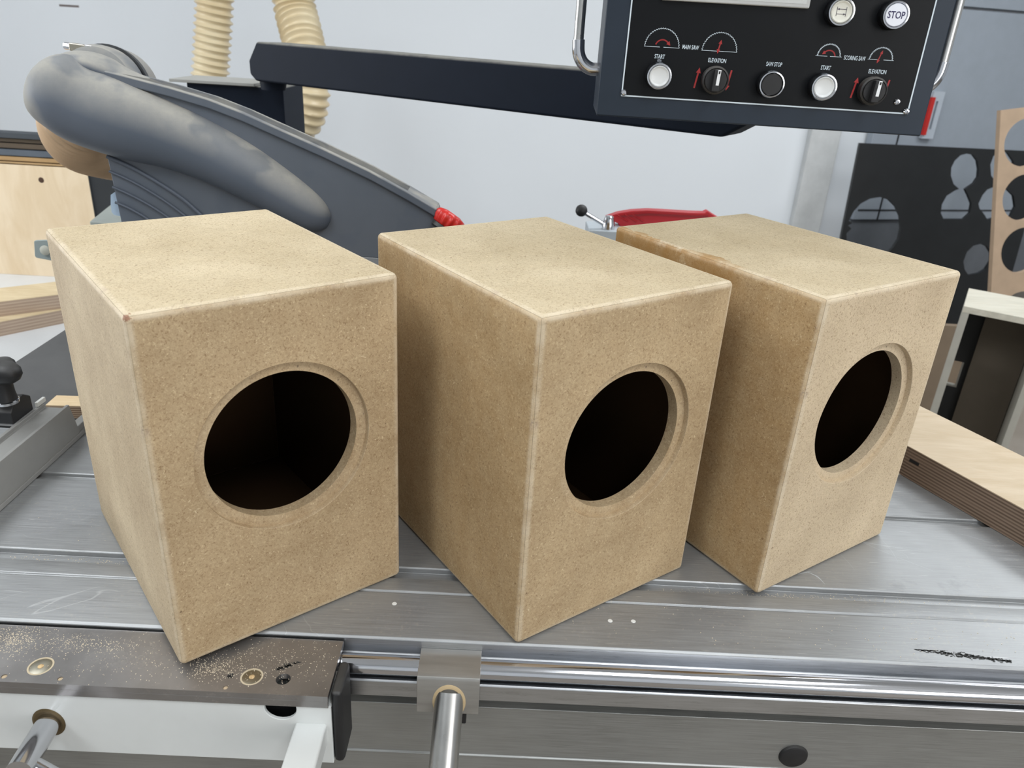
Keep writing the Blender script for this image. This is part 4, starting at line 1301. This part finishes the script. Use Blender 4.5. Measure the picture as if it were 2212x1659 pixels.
for z0_, z1_, y0_, y1_ in ((zc0, slot0, 0, CDp), (slot1, zc1 - 0.018, 0, CDp), (slot0, slot1, 0, sy0), (slot0, slot1, sy1, CDp)):
    add_box(bm, 0, 0.018, y0_, y1_, z0_, z1_, MCb)
link('side_board', bm, GE, cb)
cbox('side_board', CWd - 0.018, CWd, 0, CDp, zc0, zc1 - 0.018, GE)
DKB = mat_paint('cabinet_black', (34, 33, 34), 0.6)
inn = cc - FPn * (CDp - 0.012) if (cc - FPn).y > cc.y else cc + FPn * (CDp - 0.012)
MCi = MCb.inverted()
q_ = [MCi @ atp(x, y, inn, FPn) for x, y in ((2046, 775), (2084, 764), (2078, 815), (2040, 831))]
sx0, sx1 = min(p.x for p in q_[:2]), max(p.x for p in q_[1:3])
sz0, sz1 = q_[3].z, q_[0].z
sx0, sx1 = (q_[0].x + q_[3].x) / 2, (q_[1].x + q_[2].x) / 2
bm = bmesh.new()
for x0_, x1_, z0_, z1_ in ((0.018, sx0, zc0, zc1 - 0.018), (sx1, CWd - 0.018, zc0, zc1 - 0.018), (sx0, sx1, zc0, sz0), (sx0, sx1, sz1, zc1 - 0.018)):
    add_box(bm, x0_, x1_, CDp - 0.012, CDp, z0_, z1_, MCb)
link('back_board', bm, DKB, cb)
cbox('slot_edge', sx1 - 0.005, sx1, CDp - 0.0125, CDp + 0.004, sz0, sz1, GE)
cbox('slot_edge', sx0, sx1 - 0.005, CDp - 0.0125, CDp + 0.004, sz0, sz0 + 0.006, GE)
mid_ = cc + (inn - cc) * 0.9
t0_, t1_ = MCi @ atp(2128, 690, mid_, FPn), MCi @ atp(2058, 900, mid_, FPn)
bm = bmesh.new()
yy = (MCi @ mid_).y
zz0 = zc0 + 0.02
kx = (t1_.x - t0_.x) / (t1_.z - t0_.z)
add_prism(bm, [MCb @ Vector(v) for v in ((t0_.x, yy, zc1 - 0.02), (CWd - 0.02, yy, zc1 - 0.02), (CWd - 0.02, yy, zz0), (t1_.x + kx * (zz0 - t1_.z), yy, zz0))], (MCb.to_3x3() @ Vector((0, -0.012, 0))))
link('inner_board', bm, DK, cb)
cbox('bottom_board', 0.018, CWd - 0.018, 0, CDp - 0.012, zc0, zc0 + 0.018, DK)
# brown board behind its left side
bb0, bb1 = at(2008, 720, 2.9), at(2062, 704, 2.9)
tag(box('brown_board', bb0.x - 0.25, bb1.x + 0.25, 2.9, 2.925, FLOOR, bb1.z, mat_paint('brown_board', (120, 104, 86), 0.7), bevel=0.001), 'low brown board on edge between the black sheet and the open cabinet', 'board')
# laminated plywood beam lying beside the right cabinet
lb = thing('laminated_beam', 'thick laminated plywood board slanting in from the right edge', 'plywood')
zt2 = 0.040
A_, B_, C_, D_ = atz(1965, 965, zt2), atz(2212, 1100, zt2), atz(1985, 873, zt2), atz(2212, 990, zt2)
bd_ = (B_ - A_).normalized()
pd_ = Vector((-bd_.y, bd_.x, 0))
if pd_.x < 0: pd_ = -pd_
wid = ((C_ - A_).dot(pd_) + (D_ - A_).dot(pd_)) / 2
zlo = 0.0005
ML = Matrix(((bd_.x, pd_.x, 0, A_.x), (bd_.y, pd_.y, 0, A_.y), (0, 0, 1, 0), (0, 0, 0, 1)))
LBE = mat_layers('beam_layers', (142, 124, 108), (102, 86, 74), 10, 0.039)
lbA, lbB = -0.22, 0.50
bm = bmesh.new(); add_box(bm, lbA, lbB, 0, wid, zlo, zt2 - 0.001, ML); link('veneer_core', bm, LBE, lb)
bm = bmesh.new(); add_box(bm, lbA, lbB, 0, wid, zt2 - 0.001, zt2, ML); link('face_veneer', bm, mat_ply('pale_birch', (204, 187, 162), (190, 171, 143)), lb)
bm = bmesh.new(); add_box(bm, 0.005, 0.018, -0.0004, 0.001, 0.0225, 0.0265, ML); link('biscuit_slot', bm, BLACKPL, lb)

# ------------------------------------------------------------------ sawdust and small marks
def grains(label, spots, mat, n, smin=0.00025, smax=0.0008):
    bm = bmesh.new()
    for _ in range(n):
        f = random.choice(spots)
        x = random.gauss(f[0], f[2]); y = random.gauss(f[1], f[3])
        if len(f) > 5 and not (f[5] < y < f[6] and f[7] < x < f[8]): continue
        s_ = random.uniform(smin, smax)
        a = random.uniform(0, math.pi)
        vs = add_box(bm, -s_, s_, -s_ * 0.6, s_ * 0.6, 0, s_ * 0.6)
        bmesh.ops.transform(bm, matrix=Matrix.Translation((x, y, f[4])) @ Matrix.Rotation(a, 4, 'Z'), verts=vs)
    return tag(link('sawdust', bm, mat), label, 'sawdust', kind='stuff')
DUST = mat_paint('sawdust_grain', (226, 212, 188), 0.85)
pb4 = (0.4360, 0.4950, -0.42, -0.1205)
grains('pale sawdust scattered over the drilled steel plate', [(-0.40, 0.470, 0.015, 0.012, PZ) + pb4, (-0.385, 0.480, 0.010, 0.008, PZ) + pb4, (-0.33, 0.478, 0.025, 0.005, PZ) + pb4,
       (-0.215, 0.458, 0.012, 0.006, PZ) + pb4, (-0.28, 0.466, 0.06, 0.015, PZ) + pb4, (-0.17, 0.470, 0.03, 0.014, PZ) + pb4], DUST, 2600, 0.00012, 0.00036)
grains('pale sawdust in the front groove and on the table edge ledge', [(0.30, 0.583, 0.10, 0.003, -0.006, 0.577, 0.5895, -1, 1), (-0.35, 0.583, 0.08, 0.003, -0.006, 0.577, 0.5895, -1, 1),
       (0.33, 0.4925, 0.22, 0.0015, -0.0185, 0.4905, 0.4955, -1, 1), (-0.09, 0.4925, 0.012, 0.0015, -0.0185, 0.4905, 0.4955, -1, 1), (0.3, 0.54, 0.15, 0.03, 0.0, 0.50, 0.552, 0.05, 1), (-0.35, 0.55, 0.08, 0.04, 0.0, 0.60, 0.70, -1, -0.36)], DUST, 1600, 0.00015, 0.00045)
# white paint spots
for i, (x_, y_) in enumerate(((852, 1304), (1318, 1341), (1368, 1342))):
    p_ = atz(x_, y_, 0)
    o = lathe('paint_spot', [(0.0022, 0.0), (0.0019, 0.0003), (0, 0.0004)], frame((p_.x, p_.y, 0.0), (0, 0, 1)), mat_paint('paint_spot', (236, 236, 232), 0.5), None, 14)
    tag(o, ['white paint spot on the table between the left and middle cabinets', 'white paint spot just right of the middle cabinet, the left one of the pair', 'white paint spot just right of the middle cabinet, the right one of the pair'][i], 'paint spot')
# charcoal smears: flecks of black
def smear(name, label, a, b, n, wdt, z, mat, dens=1.0):
    bm = bmesh.new()
    for _ in range(n):
        t_ = random.random()
        p_ = a.lerp(b, t_) + Vector((random.gauss(0, 0.001), random.gauss(0, wdt * (0.4 + 0.6 * math.sin(math.pi * t_))), 0))
        s_ = random.uniform(0.0003, 0.0009)
        vs = add_box(bm, -s_ * 1.6, s_ * 1.6, -s_ * 0.5, s_ * 0.5, 0, 0.00006)
        bmesh.ops.transform(bm, matrix=Matrix.Translation((p_.x, p_.y, z)) @ Matrix.Rotation(random.uniform(-0.5, 0.3), 4, 'Z'), verts=vs)
    return tag(link(name, bm, mat), label, 'mark', kind='stuff')
smear('marker_smear', 'black scuffed smear on the table near the right edge', atz(1972, 1400, 0), atz(2185, 1428, 0), 330, 0.0016, -0.0006, STAIN)
smear('marker_smear', 'grey pencil hatching above the large hole of the steel plate', atz(596, 1447, PZ), atz(646, 1430, PZ), 60, 0.0011, PZ, STAIN)

# light scratches in the aluminium at the right
bm = bmesh.new()
for pts_, wd in (([(1800, 1150), (1850, 1168), (1920, 1180), (1990, 1192)], 0.0011), ([(1850, 1165), (1900, 1188), (1960, 1212), (2020, 1235)], 0.0009), ([(1905, 1165), (1926, 1190), (1940, 1214)], 0.0004),
                 ([(1930, 1186), (1958, 1200), (1962, 1216)], 0.0003), ([(1745, 1236), (1766, 1246), (1782, 1262)], 0.0016), ([(1724, 1240), (1752, 1234)], 0.0012), ([(1660, 1196), (1718, 1203)], 0.0005),
                 ([(2060, 1150), (2100, 1160), (2150, 1176)], 0.0006), ([(1790, 1172), (1830, 1212), (1850, 1236)], 0.0003), ([(1780, 1360), (1802, 1372)], 0.0004)):
    P_ = spline([atz(x_, y_, 0.00004) for x_, y_ in pts_], 5)
    prev = None
    for k, p_ in enumerate(P_):
        t_ = (P_[min(k + 1, len(P_) - 1)] - P_[max(k - 1, 0)]).normalized()
        n_ = Vector((-t_.y, t_.x, 0)) * wd * (0.25 + 0.75 * math.sin(math.pi * (k + 0.3) / (len(P_) - 0.4))) * random.uniform(0.6, 1.0) / 2
        cur = (bm.verts.new(p_ - n_), bm.verts.new(p_ + n_))
        if prev: bm.faces.new((prev[0], cur[0], cur[1], prev[1]))
        prev = cur
tag(link('scratches', bm, mat_paint('bright_scratch', (176, 180, 182), 0.5)), 'pale scratches in the aluminium to the right of the right cabinet', 'scratch', kind='stuff')
